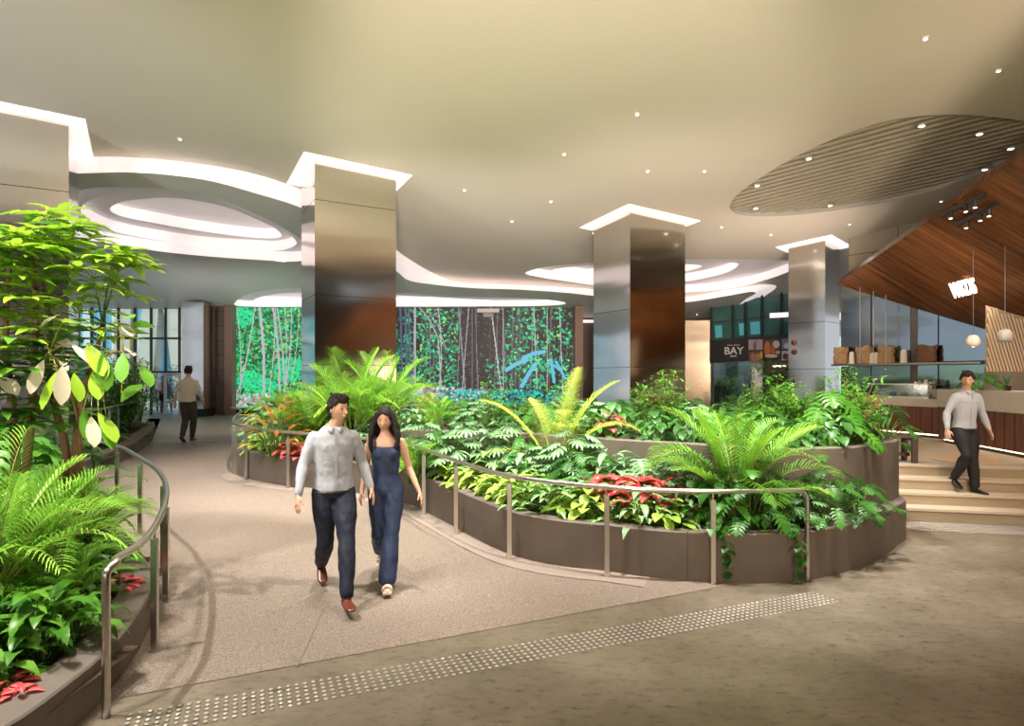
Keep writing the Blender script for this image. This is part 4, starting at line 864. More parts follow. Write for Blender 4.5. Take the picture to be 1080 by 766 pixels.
# pale margin strip between the ramp surface and the planter wall
mb = MB(); fr = [p for p in smooth_path(front[:15], 4)]; o2 = []
for i, p in enumerate(fr):
    a = fr[max(i-1,0)]; b = fr[min(i+1,len(fr)-1)]; t = (b-a); t.z = 0; t.normalize(); q = p+Vector((t.y,-t.x,0))*.30; o2.append(Vector((q.x,q.y,fz(q.x,q.y)+.010)))
n = len(fr); vs = [Vector((p.x,p.y,fz(p.x,p.y)+.010)) for p in fr]+o2; mb.add(vs, [(i,i+1,n+i+1,n+i) for i in range(n-1)]); o = mb.build('floor_margin', pbr('pale_margin_stone', (.24,.19,.16), .5, col2=(.29,.235,.195), scale=40)); structure(o)
# ---------------------------------------------------------------- plants: materials
def leafmat(name, c1, c2, rough=.42, trans=.3, stripes=None, var=.25):
    m, nt, b = mat(name); out = nt.nodes['Material Output']; b.inputs['Roughness'].default_value = rough; b.inputs['Specular IOR Level'].default_value = .35
    n = noise_node(nt, 2.2, 2, .6); oi = N(nt, 'ShaderNodeObjectInfo'); ad = N(nt, 'ShaderNodeMath', operation='MULTIPLY_ADD'); nt.links.new(oi.outputs['Random'], ad.inputs[0]); ad.inputs[1].default_value = var; nt.links.new(n.outputs['Fac'], ad.inputs[2])
    r = ramp(nt, ad.outputs[0], [(.38, c1), (.82, c2)]); src = r.outputs[0]
    if stripes:
        at = N(nt, 'ShaderNodeVertexColor', layer_name='leafuv'); sp = N(nt, 'ShaderNodeSeparateColor'); nt.links.new(at.outputs[0], sp.inputs[0])
        nz = noise_node(nt, 38, 2, .6); s = N(nt, 'ShaderNodeMath', operation='MULTIPLY_ADD'); nt.links.new(nz.outputs['Fac'], s.inputs[0]); s.inputs[1].default_value = stripes[1]; nt.links.new(sp.outputs[0], s.inputs[2])
        rr = ramp(nt, s.outputs[0], [(stripes[2], (0,0,0)), (stripes[2]+.12, (1,1,1))]); mx = N(nt, 'ShaderNodeMix', data_type='RGBA'); nt.links.new(rr.outputs[0], mx.inputs[0]); mx.inputs[6].default_value = (*stripes[0], 1); nt.links.new(src, mx.inputs[7]); src = mx.outputs[2]
    nt.links.new(src, b.inputs['Base Color'])
    t = N(nt, 'ShaderNodeBsdfTranslucent'); nt.links.new(src, t.inputs[0]); ms = N(nt, 'ShaderNodeMixShader'); ms.inputs[0].default_value = trans
    nt.links.new(b.outputs[0], ms.inputs[1]); nt.links.new(t.outputs[0], ms.inputs[2]); nt.links.new(ms.outputs[0], out.inputs[0]); return m
L = {
 'palm': leafmat('palm_leaf', (.10,.30,.02), (.34,.64,.07)),
 'yellowpalm': leafmat('yellow_palm_leaf', (.26,.40,.03), (.52,.60,.10)),
 'dark': leafmat('dark_leaf', (.015,.075,.012), (.07,.24,.03), .35, .2),
 'mid': leafmat('mid_leaf', (.05,.20,.015), (.18,.42,.045), .35),
 'lime': leafmat('lime_leaf', (.22,.42,.04), (.50,.66,.14)),
 'bright': leafmat('bright_tree_leaf', (.22,.46,.02), (.50,.72,.06), .4, .35),
 'pale': leafmat('variegated_leaf', (.06,.24,.04), (.16,.40,.08), .4, .25, ((.62,.70,.42), .55, .52)),
 'silver': leafmat('silver_leaf', (.10,.28,.10), (.26,.44,.20), .35, .2, ((.46,.60,.40), .7, .46)),
 'red': leafmat('red_caladium_leaf', (.55,.03,.05), (.80,.10,.10), .4, .25, ((.85,.28,.26), .4, .42)),
 'orange': leafmat('copper_croton_leaf', (.42,.15,.03), (.62,.40,.06), .4, .25),
 'underpink': leafmat('pale_leaf_back', (.60,.50,.36), (.74,.66,.50), .5, .2),
}
STEM = pbr('green_stem', (.09,.17,.03), .5); STEMY = pbr('yellow_stem', (.30,.30,.05), .5); BARK = pbr('brown_bark', (.17,.085,.04), .85, col2=(.27,.15,.08), scale=14, sc=(1,1,.3), bump=.5)
# ---------------------------------------------------------------- leaf geometry
class LB(MB):
    """mesh collector that also records how far across the blade each vertex lies"""
    def __init__(s): super().__init__(); s.u = []
    def addl(s, vs, us, fs, mi=0): s.u.extend([0.0]*(len(s.v)-len(s.u))); s.add(vs, fs, mi); s.u.extend(us)
    def build(s, name, mats, parent=None, smooth=True):
        o = MB.build(s, name, mats, parent, smooth); s.u.extend([0.0]*(len(s.v)-len(s.u)))
        ca = o.data.color_attributes.new('leafuv', 'FLOAT_COLOR', 'POINT'); arr = np.ones((len(s.v), 4), dtype=np.float32); arr[:, :3] = np.array(s.u)[:, None]; ca.data.foreach_set('color', arr.ravel()); return o
def frame(d):
    d = Vector(d).normalized(); s = d.cross(Vector((0,0,1))); s = s.normalized() if s.length > 1e-3 else Vector((1,0,0)); return d, s, s.cross(d)
def leaf(mb, base, d, L_, W_, droop=.3, fold=.15, prof=(0,.72,1,.86,.5,0), mi=0, roll=0.0, wave=0):
    d, s, u = frame(d)
    if roll: R = Matrix.Rotation(roll, 3, d); s = R@s; u = R@u
    n = len(prof); vs, us, fs = [], [], []; p = Vector(base); cur = d.copy()
    for i, w in enumerate(prof):
        t = i/(n-1)
        if i: p = p+cur*(L_/(n-1)); cur = (cur-Vector((0,0,1))*droop/(n-1)*(1+t)).normalized()
        up = s.cross(cur).normalized(); hw = W_/2*w
        vs += [p-s*hw+up*hw*fold*2+up*wave*W_*(1 if i % 2 else -1), p.copy(), p+s*hw+up*hw*fold*2-up*wave*W_*(1 if i % 2 else -1)]; us += [w and 1, 0, w and 1]
    for i in range(n-1):
        a = i*3; fs += [(a, a+1, a+4, a+3), (a+1, a+2, a+5, a+4)]
    mb.addl(vs, us, fs, mi); return p
PO = (0,.72,1,.86,.5,0); PN = (.3,1,.7,0); PH = (.35,1,.95,.75,.45,0); PS = (.5,.9,1,.8,.5,.05)
def frond(mb, base, d, L_, n=26, lw=.030, ll=.34, droop=.9, fan=.75, mi=0, rib=1, rr=.010, vfold=.35, start=.22):
    d, s0, u = frame(d); p = Vector(base); cur = d.copy(); pts = [p.copy()]; m = 14
    curs = [cur.copy()]
    for i in range(m):
        t = (i+1)/m; cur = (cur-Vector((0,0,1))*droop/m*(.4+1.4*t)).normalized(); p = p+cur*(L_/m); pts.append(p.copy()); curs.append(cur.copy())
    mb.tube(pts, [rr*(1-.8*i/m) for i in range(m+1)], 4, rib, caps=False)
    for k in range(n):
        t = start+(1-start)*(k+.5)/n; f = t*m; i = min(int(f), m-1); q = pts[i].lerp(pts[i+1], f-i); c = curs[i]; s = c.cross(Vector((0,0,1))); s = s.normalized() if s.length > 1e-2 else s0; up = s.cross(c)
        env = math.sin(math.pi*min(1, .18+.80*(t-start)/(1-start)))**.55; l = ll*env*(.9+.2*random.random())
        for sg in (-1, 1):
            dd = (s*sg*(1-.45*t)+c*fan*(.6+t*.9)+up*vfold).normalized(); leaf(mb, q, dd, l, lw, .55+.3*random.random(), .1, PN, mi)
def heart(mb, base, d, L_, W_, droop, mi=0, fold=.12):   # arum / pothos blade
    leaf(mb, Vector(base)-Vector(d).normalized()*L_*.12, d, L_*1.1, W_, droop, fold, (.25,.95,1,.82,.5,.02), mi)
def split(mb, base, d, L_, W_, droop=.4, mi=0, lobes=5, gap=.28):   # monstera blade
    d, s, u = frame(d); P = []; p = Vector(base); cur = d.copy(); n = lobes+1
    for i in range(n+1):
        P.append((p.copy(), cur.copy())); p = p+cur*(L_/n); cur = (cur-Vector((0,0,1))*droop/n).normalized()
    for sg in (-1, 1):
        for k in range(lobes):
            t = (k+.5)/n; w = W_/2*math.sin(math.pi*min(1,.28+.62*t))**.7*(1.0 if k else .9)
            a, ca = P[k]; b, cb = P[k+1]; up = s.cross(ca).normalized(); fw = ca*(.12+.75*t)-ca*(.35 if k == 0 else 0)
            dirn = (s*sg+fw+up*.12).normalized(); m0, m1 = a.lerp(b, .0), b
            mid0, mid1 = a+dirn*w*.55+(b-a)*.02, b+dirn*w*.55-(b-a)*.10; e0, e1 = a+dirn*w*.95+(b-a)*gap*.6-Vector((0,0,w*.18)), b+dirn*w*.90-(b-a)*gap-Vector((0,0,w*.18)); tip = (e0+e1)/2+dirn*w*.12-Vector((0,0,w*.08))
            mb.addl([m0, m1, mid1, mid0, e1, e0, tip], [0,0,.6,.6,1,1,1], [(0,1,2,3),(3,2,4,5),(5,4,6)], mi)
    a, ca = P[lobes]; leaf(mb, a, ca, L_/n*1.6, W_*.34, droop*.5, .1, (1,.9,.6,0), mi)
def star(mb, base, d, R_, n=8, w=.26, droop=.5, mi=0, spread=2.6):   # palmately lobed blade
    d, s, u = frame(d)
    for k in range(n):
        a = (k/(n-1)-.5)*spread*1.0*2/2*1.0; a *= 1.0
        dd = (d*math.cos(a)+s*math.sin(a)+u*.10).normalized(); leaf(mb, base, dd, R_*(1-.22*abs(a)/spread*2), R_*w, droop, .12, (.35,.75,1,.75,0), mi)
def stalk(mb, base, tip, r=.006, mi=1, bow=.12):
    b, t = Vector(base), Vector(tip); m = (b+t)/2+Vector((0,0,1))*(t-b).length*bow; mb.tube([b, m, t], [r, r*.85, r*.6], 4, mi, caps=False)
PROTO = {}
def plant_obj(kind, builder, mats, n=3):
    """prototype meshes: each is (foliage mesh, stem mesh or None)"""
    out = []
    for i in range(n):
        random.seed(hash_(kind)+i); fo, stm = LB(), MB(); builder(fo, stm)
        u = fo; o = u.build('foliage', mats); me = o.data; bpy.data.objects.remove(o); ms = stm.mesh('stems', BARK if kind in WOODY else STEM, True) if stm.v else None
        out.append((me, ms))
    PROTO[kind] = out
def hash_(s): return sum(ord(c)*(i+3) for i, c in enumerate(s))
WOODY = ('bush',)
def rnd(a, b): return random.uniform(a, b)
def clump(n, h0, h1, lean, fn, spread=.05, stem_r=.006):
    def f(fo, stm):
        for k in range(n):
            a = k*2.39996+rnd(-.4,.4); t = (k+.5)/n; h = h0+(h1-h0)*(1-t)+rnd(-.03,.03); r = lean*(.25+t)*rnd(.8,1.15)
            b = Vector((spread*math.cos(a)*rnd(0,1), spread*math.sin(a)*rnd(0,1), 0)); tip = Vector((r*math.cos(a), r*math.sin(a), h)); stalk(stm, b, tip, stem_r)
            d = Vector((math.cos(a), math.sin(a), rnd(-.1,.35)*(1-t)+.05)); fn(fo, tip, d)
    return f
plant_obj('ground', clump(28,.08,.27,.20, lambda fo,p,d: heart(fo,p,d+Vector((0,0,rnd(-.5,.2))),rnd(.13,.19),rnd(.085,.12),rnd(.2,.7)), .06, .004), [L['lime']], 4)
plant_obj('hosta', clump(22,.10,.30,.20, lambda fo,p,d: leaf(fo,p,d+Vector((0,0,.4)),rnd(.18,.26),rnd(.08,.11),rnd(.5,1),.15), .05, .005), [L['pale']], 3)
plant_obj('silver', clump(34,.10,.46,.24, lambda fo,p,d: leaf(fo,p,d+Vector((0,0,rnd(-.2,.4))),rnd(.15,.26),rnd(.065,.10),rnd(.5,1.1),.15), .05, .006), [L['silver']], 3)
plant_obj('lily', clump(24,.16,.50,.28, lambda fo,p,d: leaf(fo,p,d+Vector((0,0,.5)),rnd(.28,.38),rnd(.10,.14),rnd(.9,1.5),.14,PO,0,0,.03), .06, .007), [L['mid']], 3)
plant_obj('arum', clump(30,.12,.58,.36, lambda fo,p,d: heart(fo,p,d+Vector((0,0,-.45)),rnd(.15,.24),rnd(.11,.17),rnd(.3,.9)), .08, .007), [L['dark']], 3)
plant_obj('monstera', clump(18,.2,.78,.48, lambda fo,p,d: split(fo,p,d+Vector((0,0,-.55)),rnd(.34,.46),rnd(.34,.44),rnd(.5,.9)), .1, .009), [L['mid']], 3)
plant_obj('fatsia', clump(26,.14,.68,.40, lambda fo,p,d: star(fo,p,d+Vector((0,0,rnd(-.9,-.1))),rnd(.14,.23),9,.24,.4,0,2.7), .08, .007), [L['silver']], 3)
plant_obj('philodendron', clump(28,.14,.66,.42, lambda fo,p,d: split(fo,p,d+Vector((0,0,rnd(-.8,0))),rnd(.20,.29),rnd(.18,.25),rnd(.5,1),0,6,.5), .1, .008), [L['dark']], 3)
plant_obj('caladium', clump(18,.08,.26,.20, lambda fo,p,d: heart(fo,p,d,rnd(.15,.21),rnd(.10,.14),rnd(.3,.8)), .05, .004), [L['red']], 2)
plant_obj('croton', clump(26,.2,.65,.22, lambda fo,p,d: leaf(fo,p,d+Vector((0,0,.7)),rnd(.20,.30),rnd(.05,.08),rnd(.4,1)), .06, .008), [L['orange']], 2)
def strap(fo, stm):
    for k in range(34):
        a = k*2.4; t = k/34; leaf(fo, (0,0,.02), Vector((math.cos(a),math.sin(a),2.2-1.6*t)), rnd(.42,.62), rnd(.028,.04), rnd(.9,1.7), .3, (.7,1,.9,.75,.5,.3,0))
plant_obj('strap', strap, [L['mid']], 2)
def fern(fo, stm):
    for k in range(17):
        a = k*2.4; frond(fo, (0,0,.03), Vector((math.cos(a),math.sin(a),rnd(.7,1.5))), rnd(.45,.65), 16, .022, .11, 1.5, .3, 0, 0, .003, .05, .1)
plant_obj('fern', fern, [L['lime']], 2)
plant_obj('darkfern', fern, [L['mid']], 2)
def areca(h, n, ll, kk=None):
    def f(fo, stm):
        for k in range(n):
            a = k*2.39996+rnd(-.3,.3); t = (k+.5)/n; r = .12*math.sqrt(t); b = Vector((r*math.cos(a), r*math.sin(a), 0)); hh = h*rnd(.16,.3)
            b2 = b+Vector((math.cos(a)*.05*t, math.sin(a)*.05*t, hh)); stm.tube([b, b2], [.014,.010], 5)
            frond(fo, b2, Vector((math.cos(a)*(.15+.85*t), math.sin(a)*(.15+.85*t), 1.1)), h*rnd(.72,.98), 26, .0165, ll*1.2, 1.0+.6*t, .62)
    return f
plant_obj('areca', areca(1.35, 19, .30), [L['palm'], STEMY], 3)
plant_obj('smallareca', areca(.85, 16, .22), [L['palm'], STEMY], 3)
def bush(fo, stm):
    for k in range(7):
        a = k*2.4; tip = Vector((.35*math.cos(a)*rnd(.3,1), .35*math.sin(a)*rnd(.3,1), rnd(.7,1.25))); stm.tube([(0,0,0), tip*.5+Vector((0,0,.08)), tip], [.010,.007,.004], 5)
        for j in range(62):
            q = tip*rnd(.3,1.05)+Vector((rnd(-.18,.18),rnd(-.18,.18),rnd(-.1,.12))); leaf(fo, q, Vector((rnd(-1,1),rnd(-1,1),rnd(-.2,.6))), rnd(.09,.15), rnd(.035,.055), rnd(.2,1), .15, (0,.9,1,.6,0))
plant_obj('bush', bush, [L['mid']], 2)
def vine(fo, stm):
    pts = [Vector((0,0,.05)), Vector((0,-.16,.07)), Vector((0,-.22,-.05)), Vector((.01,-.225,-.22)), Vector((-.01,-.23,-.40))]; pts = smooth_path(pts, 4); stm.tube(pts, .005, 5)
    for i, p in enumerate(pts[2:]):
        for sg in (-1,1):
            if rnd(0,1) < .62: heart(fo, p+Vector((rnd(-.05,.05),-rnd(0,.03),rnd(-.03,.03))), Vector((sg*rnd(.2,1), -rnd(.2,.9), -rnd(.1,1.0))), rnd(.06,.14), rnd(.05,.10), .4)
plant_obj('vine', vine, [L['dark']], 2)

NAMES = {'ground':'groundcover_plant','hosta':'variegated_plant','silver':'silver_leaf_plant','lily':'peace_lily','arum':'broad_leaf_plant','monstera':'split_leaf_plant','fatsia':'star_leaf_plant','philodendron':'lobed_leaf_plant',
 'caladium':'red_caladium','croton':'copper_croton','strap':'strap_leaf_plant','fern':'fern','darkfern':'fern','areca':'areca_palm','smallareca':'areca_palm','bush':'leafy_bush','vine':'trailing_vine'}
DESC = {'ground':'low lime-green leafy groundcover plant','hosta':'cream-splashed green leafy plant','silver':'silver-green leafy plant','lily':'glossy green plant with drooping oval leaves','arum':'dark green heart-leaved plant','monstera':'large split-leaf plant','fatsia':'pale star-leaved plant','philodendron':'dark deeply lobed leafy plant',
 'caladium':'low red-leaved plant','croton':'copper and yellow leaved plant','strap':'green strap-leaved plant','fern':'light green arching fern','darkfern':'mid green arching fern','areca':'feathery bright green palm','smallareca':'small feathery green palm','bush':'small-leaved green bush','vine':'green vine trailing over the planter wall'}
CATS = {'areca':'palm','smallareca':'palm','fern':'fern','darkfern':'fern','vine':'vine'}
COUNT = {}; SC = []
def put(kind, x, y, z, s=1.0, rz=None, where='', label=None, tilt=(0,0), matl=None, i=None):
    random.seed(int(abs(x)*977+abs(y)*1313)+hash_(kind)); v = PROTO[kind][random.randrange(len(PROTO[kind])) if i is None else i]
    r = empty(NAMES[kind], (x, y, z), rnd(0,6.28) if rz is None else rz); SC.append((r, kind, where, label))
    r = r; r.rotation_euler[0] = tilt[0]; r.rotation_euler[1] = tilt[1]; r.scale = (s*rnd(.92,1.08),)*2+(s*rnd(.92,1.1),)
    tag(r, label or (DESC[kind]+' '+where), CATS.get(kind, 'plant'), None if label else ('group of '+DESC[kind]+' '+where))
    me = v[0]
    if matl:
        key = (me.name, matl); 
        if key not in PROTO: m2 = me.copy(); m2.materials[0] = L[matl]; PROTO[key] = m2
        me = PROTO[key]
    o = bpy.data.objects.new('foliage', me); COL.objects.link(o); o.parent = r
    if v[1]: o = bpy.data.objects.new('stems', v[1]); COL.objects.link(o); o.parent = r
    return r
placed = []

def scatter(region, test, kinds, spacing, zfun, where, smin=.85, smax=1.2, seed=1, maxn=200, dense=False):
    rg = random.Random(seed); x0, x1, y0, y1 = region; tries = 0; out = 0
    names = [k for k, w in kinds]; ws = [w for k, w in kinds]
    while tries < 9000 and out < maxn:
        tries += 1; x, y = rg.uniform(x0,x1), rg.uniform(y0,y1)
        if not test(x, y): continue
        if any((x-a)**2+(y-b)**2 < ((spacing*.5+c*.5)**2 if not dense else spacing**2) for a, b, c in placed): continue
        placed.append((x, y, spacing)); k = rg.choices(names, ws)[0]; put(k, x, y, zfun(x, y)-.02, rg.uniform(smin, smax), where=where); out += 1
    return out
ins1 = offset2(outer, .30); tin = offset2(tier, .28); tout = offset2(tier, -.16)
pill2 = [p-(sum(pl2,Vector())/4-p).normalized()*.6 for p in pl2]; pill1 = [p-(sum(pl1,Vector())/4-p).normalized()*.6 for p in pl1]
def bed(x, y): return inside(x, y, ins1) and not inside(x, y, tout) and not inside(x, y, pill2)
def upperbed(x, y): return inside(x, y, tin)
def near_front(x, y, d): return min((p.x-x)**2+(p.y-y)**2 for p in outer) < d*d
pxof = lambda x, y: CX+F*x/y
# feature palms first
def feature(kind, px, Y, h, s, label, **k): x = (px-CX)/F*Y; placed.append((x, Y, .34)); return put(kind, x, Y, h if h is not None else soil_h(x, Y)-.02, s, label=label, **k)
feature('areca', 778, 6.85, .42, .98, 'big bright feathery palm in the lower bed in front of the upper planter wall', i=0)
feature('areca', 372, 10.6, None, 1.08, 'tall feathery palm directly behind the walking man and in front of the steel pillar', i=1)
feature('areca', 402, 11.0, None, 1.05, 'feathery palm right of the tallest one in front of the steel pillar', i=2)
feature('areca', 326, 10.9, None, .80, 'feathery palm left of the walking man near the video wall edge', i=2)
feature('smallareca', 460, 10.2, None, .66, 'small palm behind the walking woman on the right', i=1)
feature('smallareca', 437, 8.7, None, .72, 'small palm just right of the walking woman', i=0)
feature('croton', 291, 10.3, None, 1.35, 'tall copper-yellow croton in front of the left part of the video wall')
feature('croton', 310, 11.4, None, 1.2, 'copper-yellow croton behind the other croton near the left pillar')
feature('croton', 452, 11.2, None, .95, 'copper croton below the stones on the video wall')
feature('silver', 555, 8.2, None, 1.2, 'pale-leaved clump at the foot of the yellow arching palm')
# yellow arching palm in the middle
x, Y = (586-CX)/F*8.6, 8.6; r = empty('arching_palm', (x, Y, soil_h(x,Y)-.02), label='yellow-green palm with wide arching fronds in the middle of the planter', cat='palm'); placed.append((x,Y,.4))
random.seed(3); fo, stm = LB(), MB()
for (dx, dy, dz, ln, dr) in ((.30,-.1,1.0,1.55,1.15),(.16,.1,1.0,1.50,.70),(.50,-.2,1.0,1.40,1.5),(-.50,0,1.0,1.45,1.0),(-.75,-.1,.8,1.20,1.5),(.05,-.4,1,1.1,1.4),(.1,.5,1,1.2,1.0),(-.2,.3,1,1.2,.9)):
    b = Vector((dx*.05,dy*.05,.2)); stm.tube([(0,0,0),b],[.02,.016],5); frond(fo, b, (dx,dy,dz), ln, 36, .014, .38, dr, .55, 0, 1, .011, .15)
fo.build('foliage', [L['yellowpalm'], STEMY], r); stm.build('stems', STEM, r, True)
# large fan of the bright palm beside the upper tier
x, Y = (800-CX)/F*7.0, 7.0; r = empty('arching_palm', ((772-CX)/F*6.7, 6.7, .42), label='bright palm whose long frond reaches right over the upper planter', cat='palm'); placed.append((r.location.x,6.7,.3))
random.seed(9); fo, stm = LB(), MB()
for (dx, dy, dz, ln, dr) in ((.0,-.1,1.0,1.25,.5),(-.22,.0,1.0,1.15,.8),(.55,.0,.95,1.30,.7),(.22,-.2,1.0,1.05,.9),(-.4,-.1,.8,.85,1.2),(.75,-.1,.7,1.0,1.1)):
    b = Vector((dx*.05,dy*.05,.12)); stm.tube([(0,0,0),b],[.02,.016],5); frond(fo, b, (dx,dy,dz), ln, 42, .0135, .40, dr, .70, 0, 1, .011, .2)
fo.build('foliage', [L['palm'], STEMY], r); stm.build('stems', STEM, r, True)
# red patches, strap plants, vines
for k, (px, py) in enumerate(((650,541),(663,543),(677,545),(690,546),(702,546))):
    p = G(px, py, .46); put('caladium', p.x, p.y+.12, p.z+.08, 1.2, where='by the fourth rail post in the lower bed'); placed.append((p.x,p.y+.12,.33))
for k, (px, py) in enumerate(((296,482),(305,484),(315,485))):
    p = G(px, py, .46); put('caladium', p.x, p.y+.2, p.z-.03, 1.0, where='at the left end of the round planter'); placed.append((p.x,p.y+.2,.3))
for px, Y, lb in ((626,7.6,'red-leaved plant half way up the bed above the third rail post'),(642,9.0,'red-leaved plant among dark leaves in the upper bed')):
    x = (px-CX)/F*Y; put('caladium', x, Y, soil_h(x,Y)+.12, 1.0, label=lb); placed.append((x,Y,.2))
feature('strap', 693, 7.4, .55, 1.0, 'green strap-leaved clump against the upper planter wall')
feature('fern', 570, 7.5, .5, 1.1, 'light green fern above the third rail post')
feature('monstera', 672, 7.5, .5, .8, 'pale split-leaf plant left of the strap-leaved clump', matl='silver')
for px, lb in ((762,'dark vine hanging down the wall beside the last but one rail post'),(838,'thin vine hanging down the wall beside the end rail post')):
    p = G(px, 614); put('vine', p.x, p.y+.20, WH-.03, 1.0, 0, label=lb); 
p = G(771, 614); put('vine', p.x, p.y+.20, WH-.03, .8, 0, label='short vine hanging just right of the dark vine on the wall')
p = G(787, 615); feature('philodendron', 790, p.y+.42, .42, 1.0, 'dark lobed plant spilling over the wall by the last rail posts')
feature('arum', 757, G(757,614).y+.36, .42, .9, 'heart-leaved plant spilling over the wall by the last but one rail post')
feature('philodendron', 872, 6.75, .42, .85, 'deeply lobed plant low in front of the upper wall at the right end')
feature('philodendron', 905, 6.95, .40, .7, 'small lobed plant near the right end of the lower bed')
feature('monstera', 872, 8.0, T2-.12, .95, 'big split-leaf plant at the right end of the upper tier')
feature('philodendron', 926, 8.15, T2-.12, .85, 'dark lobed plant leaning over the right end of the upper wall', tilt=(0,.25))
feature('bush', 900, 8.6, T2-.12, .75, 'upright leafy plant at the back right of the upper tier')
feature('areca', 848, 8.9, T2-.25, .62, 'small palm in the upper tier beside the split-leaf plant')
# a screen of taller leafy plants in front of the inner wall, and low ones filling the left end
for i, (px, k, s_) in enumerate(((448,'fatsia',1.1),(470,'philodendron',1.05),(492,'fatsia',1.15),(514,'silver',1.35),(533,'fatsia',1.15),(552,'philodendron',1.0),(606,'fatsia',1.1),(624,'philodendron',.95),(642,'silver',1.3),(718,'fatsia',.95),(738,'philodendron',.85),(664,'fern',1.1),(812,'philodendron',.75),(838,'fatsia',.7))):
    xr_ = (px-CX)/F; Yc = next((y for y in np.arange(6.2, 11, .05) if inside(xr_*y, y, tout)), 9)-.28; x = xr_*Yc; placed.append((x, Yc, .30)); put(k, x, Yc, soil_h(x,Yc)+.02, s_, where='in front of the inner wall')
i2 = offset2(outer, .36)
for i, p in enumerate(i2):
    if i % 2 == 0 and (pxof(p.x,p.y) < 310 and p.y > 8 and p.y < 13.6):
        if all((p.x-a)**2+(p.y-b)**2 > .05 for a, b, c in placed): placed.append((p.x,p.y,.24)); put(['ground','hosta','fern'][i//2 % 3], p.x, p.y, soil_h(p.x,p.y)-.02, 1.1, where='at the left end of the round planter')
cnt = {}
nf = lambda d: (lambda x, y: bed(x, y) and near_front(x, y, d) and y < 11.6)
rel = lambda a, b, f: (lambda x, y: a <= pxof(x, y) < b and f(x, y))
cnt['a'] = scatter((-5.5,5.3,5.8,12), rel(425,640,nf(1.0)), [('ground',6),('hosta',3)], .205, soil_h, 'along the low wall right of the walkers', .95, 1.3, 1, 130)
cnt['b'] = scatter((-1,5.3,5.8,9), rel(640,750,nf(.8)), [('silver',3),('hosta',3),('ground',4)], .23, soil_h, 'in the lower bed behind the red plants', .85, 1.1, 2, 40)
cnt['c'] = scatter((-6,0,8,12.5), rel(240,425,nf(1.0)), [('ground',6),('hosta',4)], .24, soil_h, 'low along the wall behind the couple', 1.0, 1.3, 3, 90)
cnt['d'] = scatter((1,5.3,5.8,9), rel(750,960,nf(1.2)), [('philodendron',3),('arum',3),('ground',2),('silver',1)], .25, soil_h, 'in the lower bed at the right end', .62, .9, 4, 40)
cnt['e'] = scatter((-5,1.6,7,10.8), rel(400,760,bed), [('fatsia',4),('silver',3),('philodendron',3),('darkfern',2),('arum',3),('lily',2),('fern',1)], .31, soil_h, 'mid-slope in the planter', .85, 1.25, 5, 130)
cnt['f'] = scatter((-6,-1,8.5,14), rel(240,420,bed), [('fatsia',3),('lily',3),('darkfern',3),('smallareca',3),('hosta',2),('silver',2)], .36, soil_h, 'behind the walking man', .85, 1.15, 6, 110)
cnt['g'] = scatter((-5,2,9.5,14), rel(380,640,bed), [('fatsia',3),('philodendron',3),('croton',1),('silver',2),('arum',3)], .42, soil_h, 'at the planter back before the video wall', .6, .85, 7, 90)
cnt['h'] = scatter((-2.4,5.4,7,13), rel(400,765,upperbed), [('philodendron',4),('silver',3),('arum',4),('fatsia',3),('bush',1)], .34, lambda x,y: T2-.12, 'in the upper tier of the planter', .62, .92, 8, 60)
cnt['i'] = scatter((2,5.4,7,13), rel(765,960,upperbed), [('philodendron',3),('lily',3),('arum',4),('bush',1)], .33, lambda x,y: T2-.12, 'at the right end of the upper tier', .65, .9, 9, 40)
cnt['j'] = scatter((-5.5,5.3,5.8,12), rel(240,720,nf(1.0)), [('ground',4),('hosta',3),('silver',2)], .165, soil_h, 'along the low wall right of the walkers', .85, 1.15, 14, 110, True)
cnt['k'] = scatter((1,5.3,5.8,9), rel(720,960,nf(1.3)), [('philodendron',3),('silver',2),('ground',3),('arum',2)], .19, soil_h, 'in the lower bed at the right end', .55, .8, 15, 40, True)
cnt['m'] = scatter((-5.3,1.0,7,11.5), rel(240,620,bed), [('fatsia',3),('silver',3),('lily',2),('darkfern',2),('philodendron',2)], .22, soil_h, 'mid-slope in the planter', .8, 1.1, 16, 60, True)
# ---------------------------------------------------------------- left planter plants
lin = lambda x, y: inside(x, y, offs_l) and not inside(x, y, pill1)
offs_l = offset2(lp_all, .42)
lz = lambda x, y: fz(x, y)+.20
def lfeat(kind, px, Y, s, label, **k): x = (px-CX)/F*Y; placed.append((x, Y, .3)); return put(kind, x, Y, lz(x,Y), s, label=label, **k)
lfeat('areca', 30, 4.7, .78, 'bright feathery palm nearest the front of the left planter', i=0)
lfeat('areca', -10, 4.4, .85, 'palm with striped fronds at the left edge of the picture', i=1)
lfeat('areca', 62, 5.6, .72, 'feathery palm at the foot of the leafy tree', i=2)
lfeat('smallareca', 95, 6.0, .72, 'small palm leaning toward the curved left handrail', i=0)
lfeat('smallareca', 60, 4.5, .62, 'small palm behind the drooping oval leaves at the front', i=2)
lfeat('lily', 45, 3.9, .80, 'glossy plant with drooping oval leaves at the front of the left planter', i=0)
lfeat('lily', 78, 4.15, .62, 'glossy oval-leaved plant beside the first left rail post', i=1)
lfeat('lily', 12, 4.0, .75, 'oval-leaved plant at the lower left edge of the picture', i=2)
for px, Y, s, lb in ((8,3.5,.5,'red-leaved plant at the lower left corner'),(20,3.42,.42,'small red-leaved plant beside the planter wall in the lower left corner'),(128,5.05,.6,'red-leaved plant behind the first curved rail section')): lfeat('caladium', px, Y, s, lb)
cnt['l1'] = scatter((-6,-2,3.3,7.2), lambda x,y: lin(x,y) and pxof(x,y) > -60, [('lily',4),('silver',3),('ground',2),('darkfern',1)], .24, lz, 'near the front of the left planter', .62, .9, 11, 80)
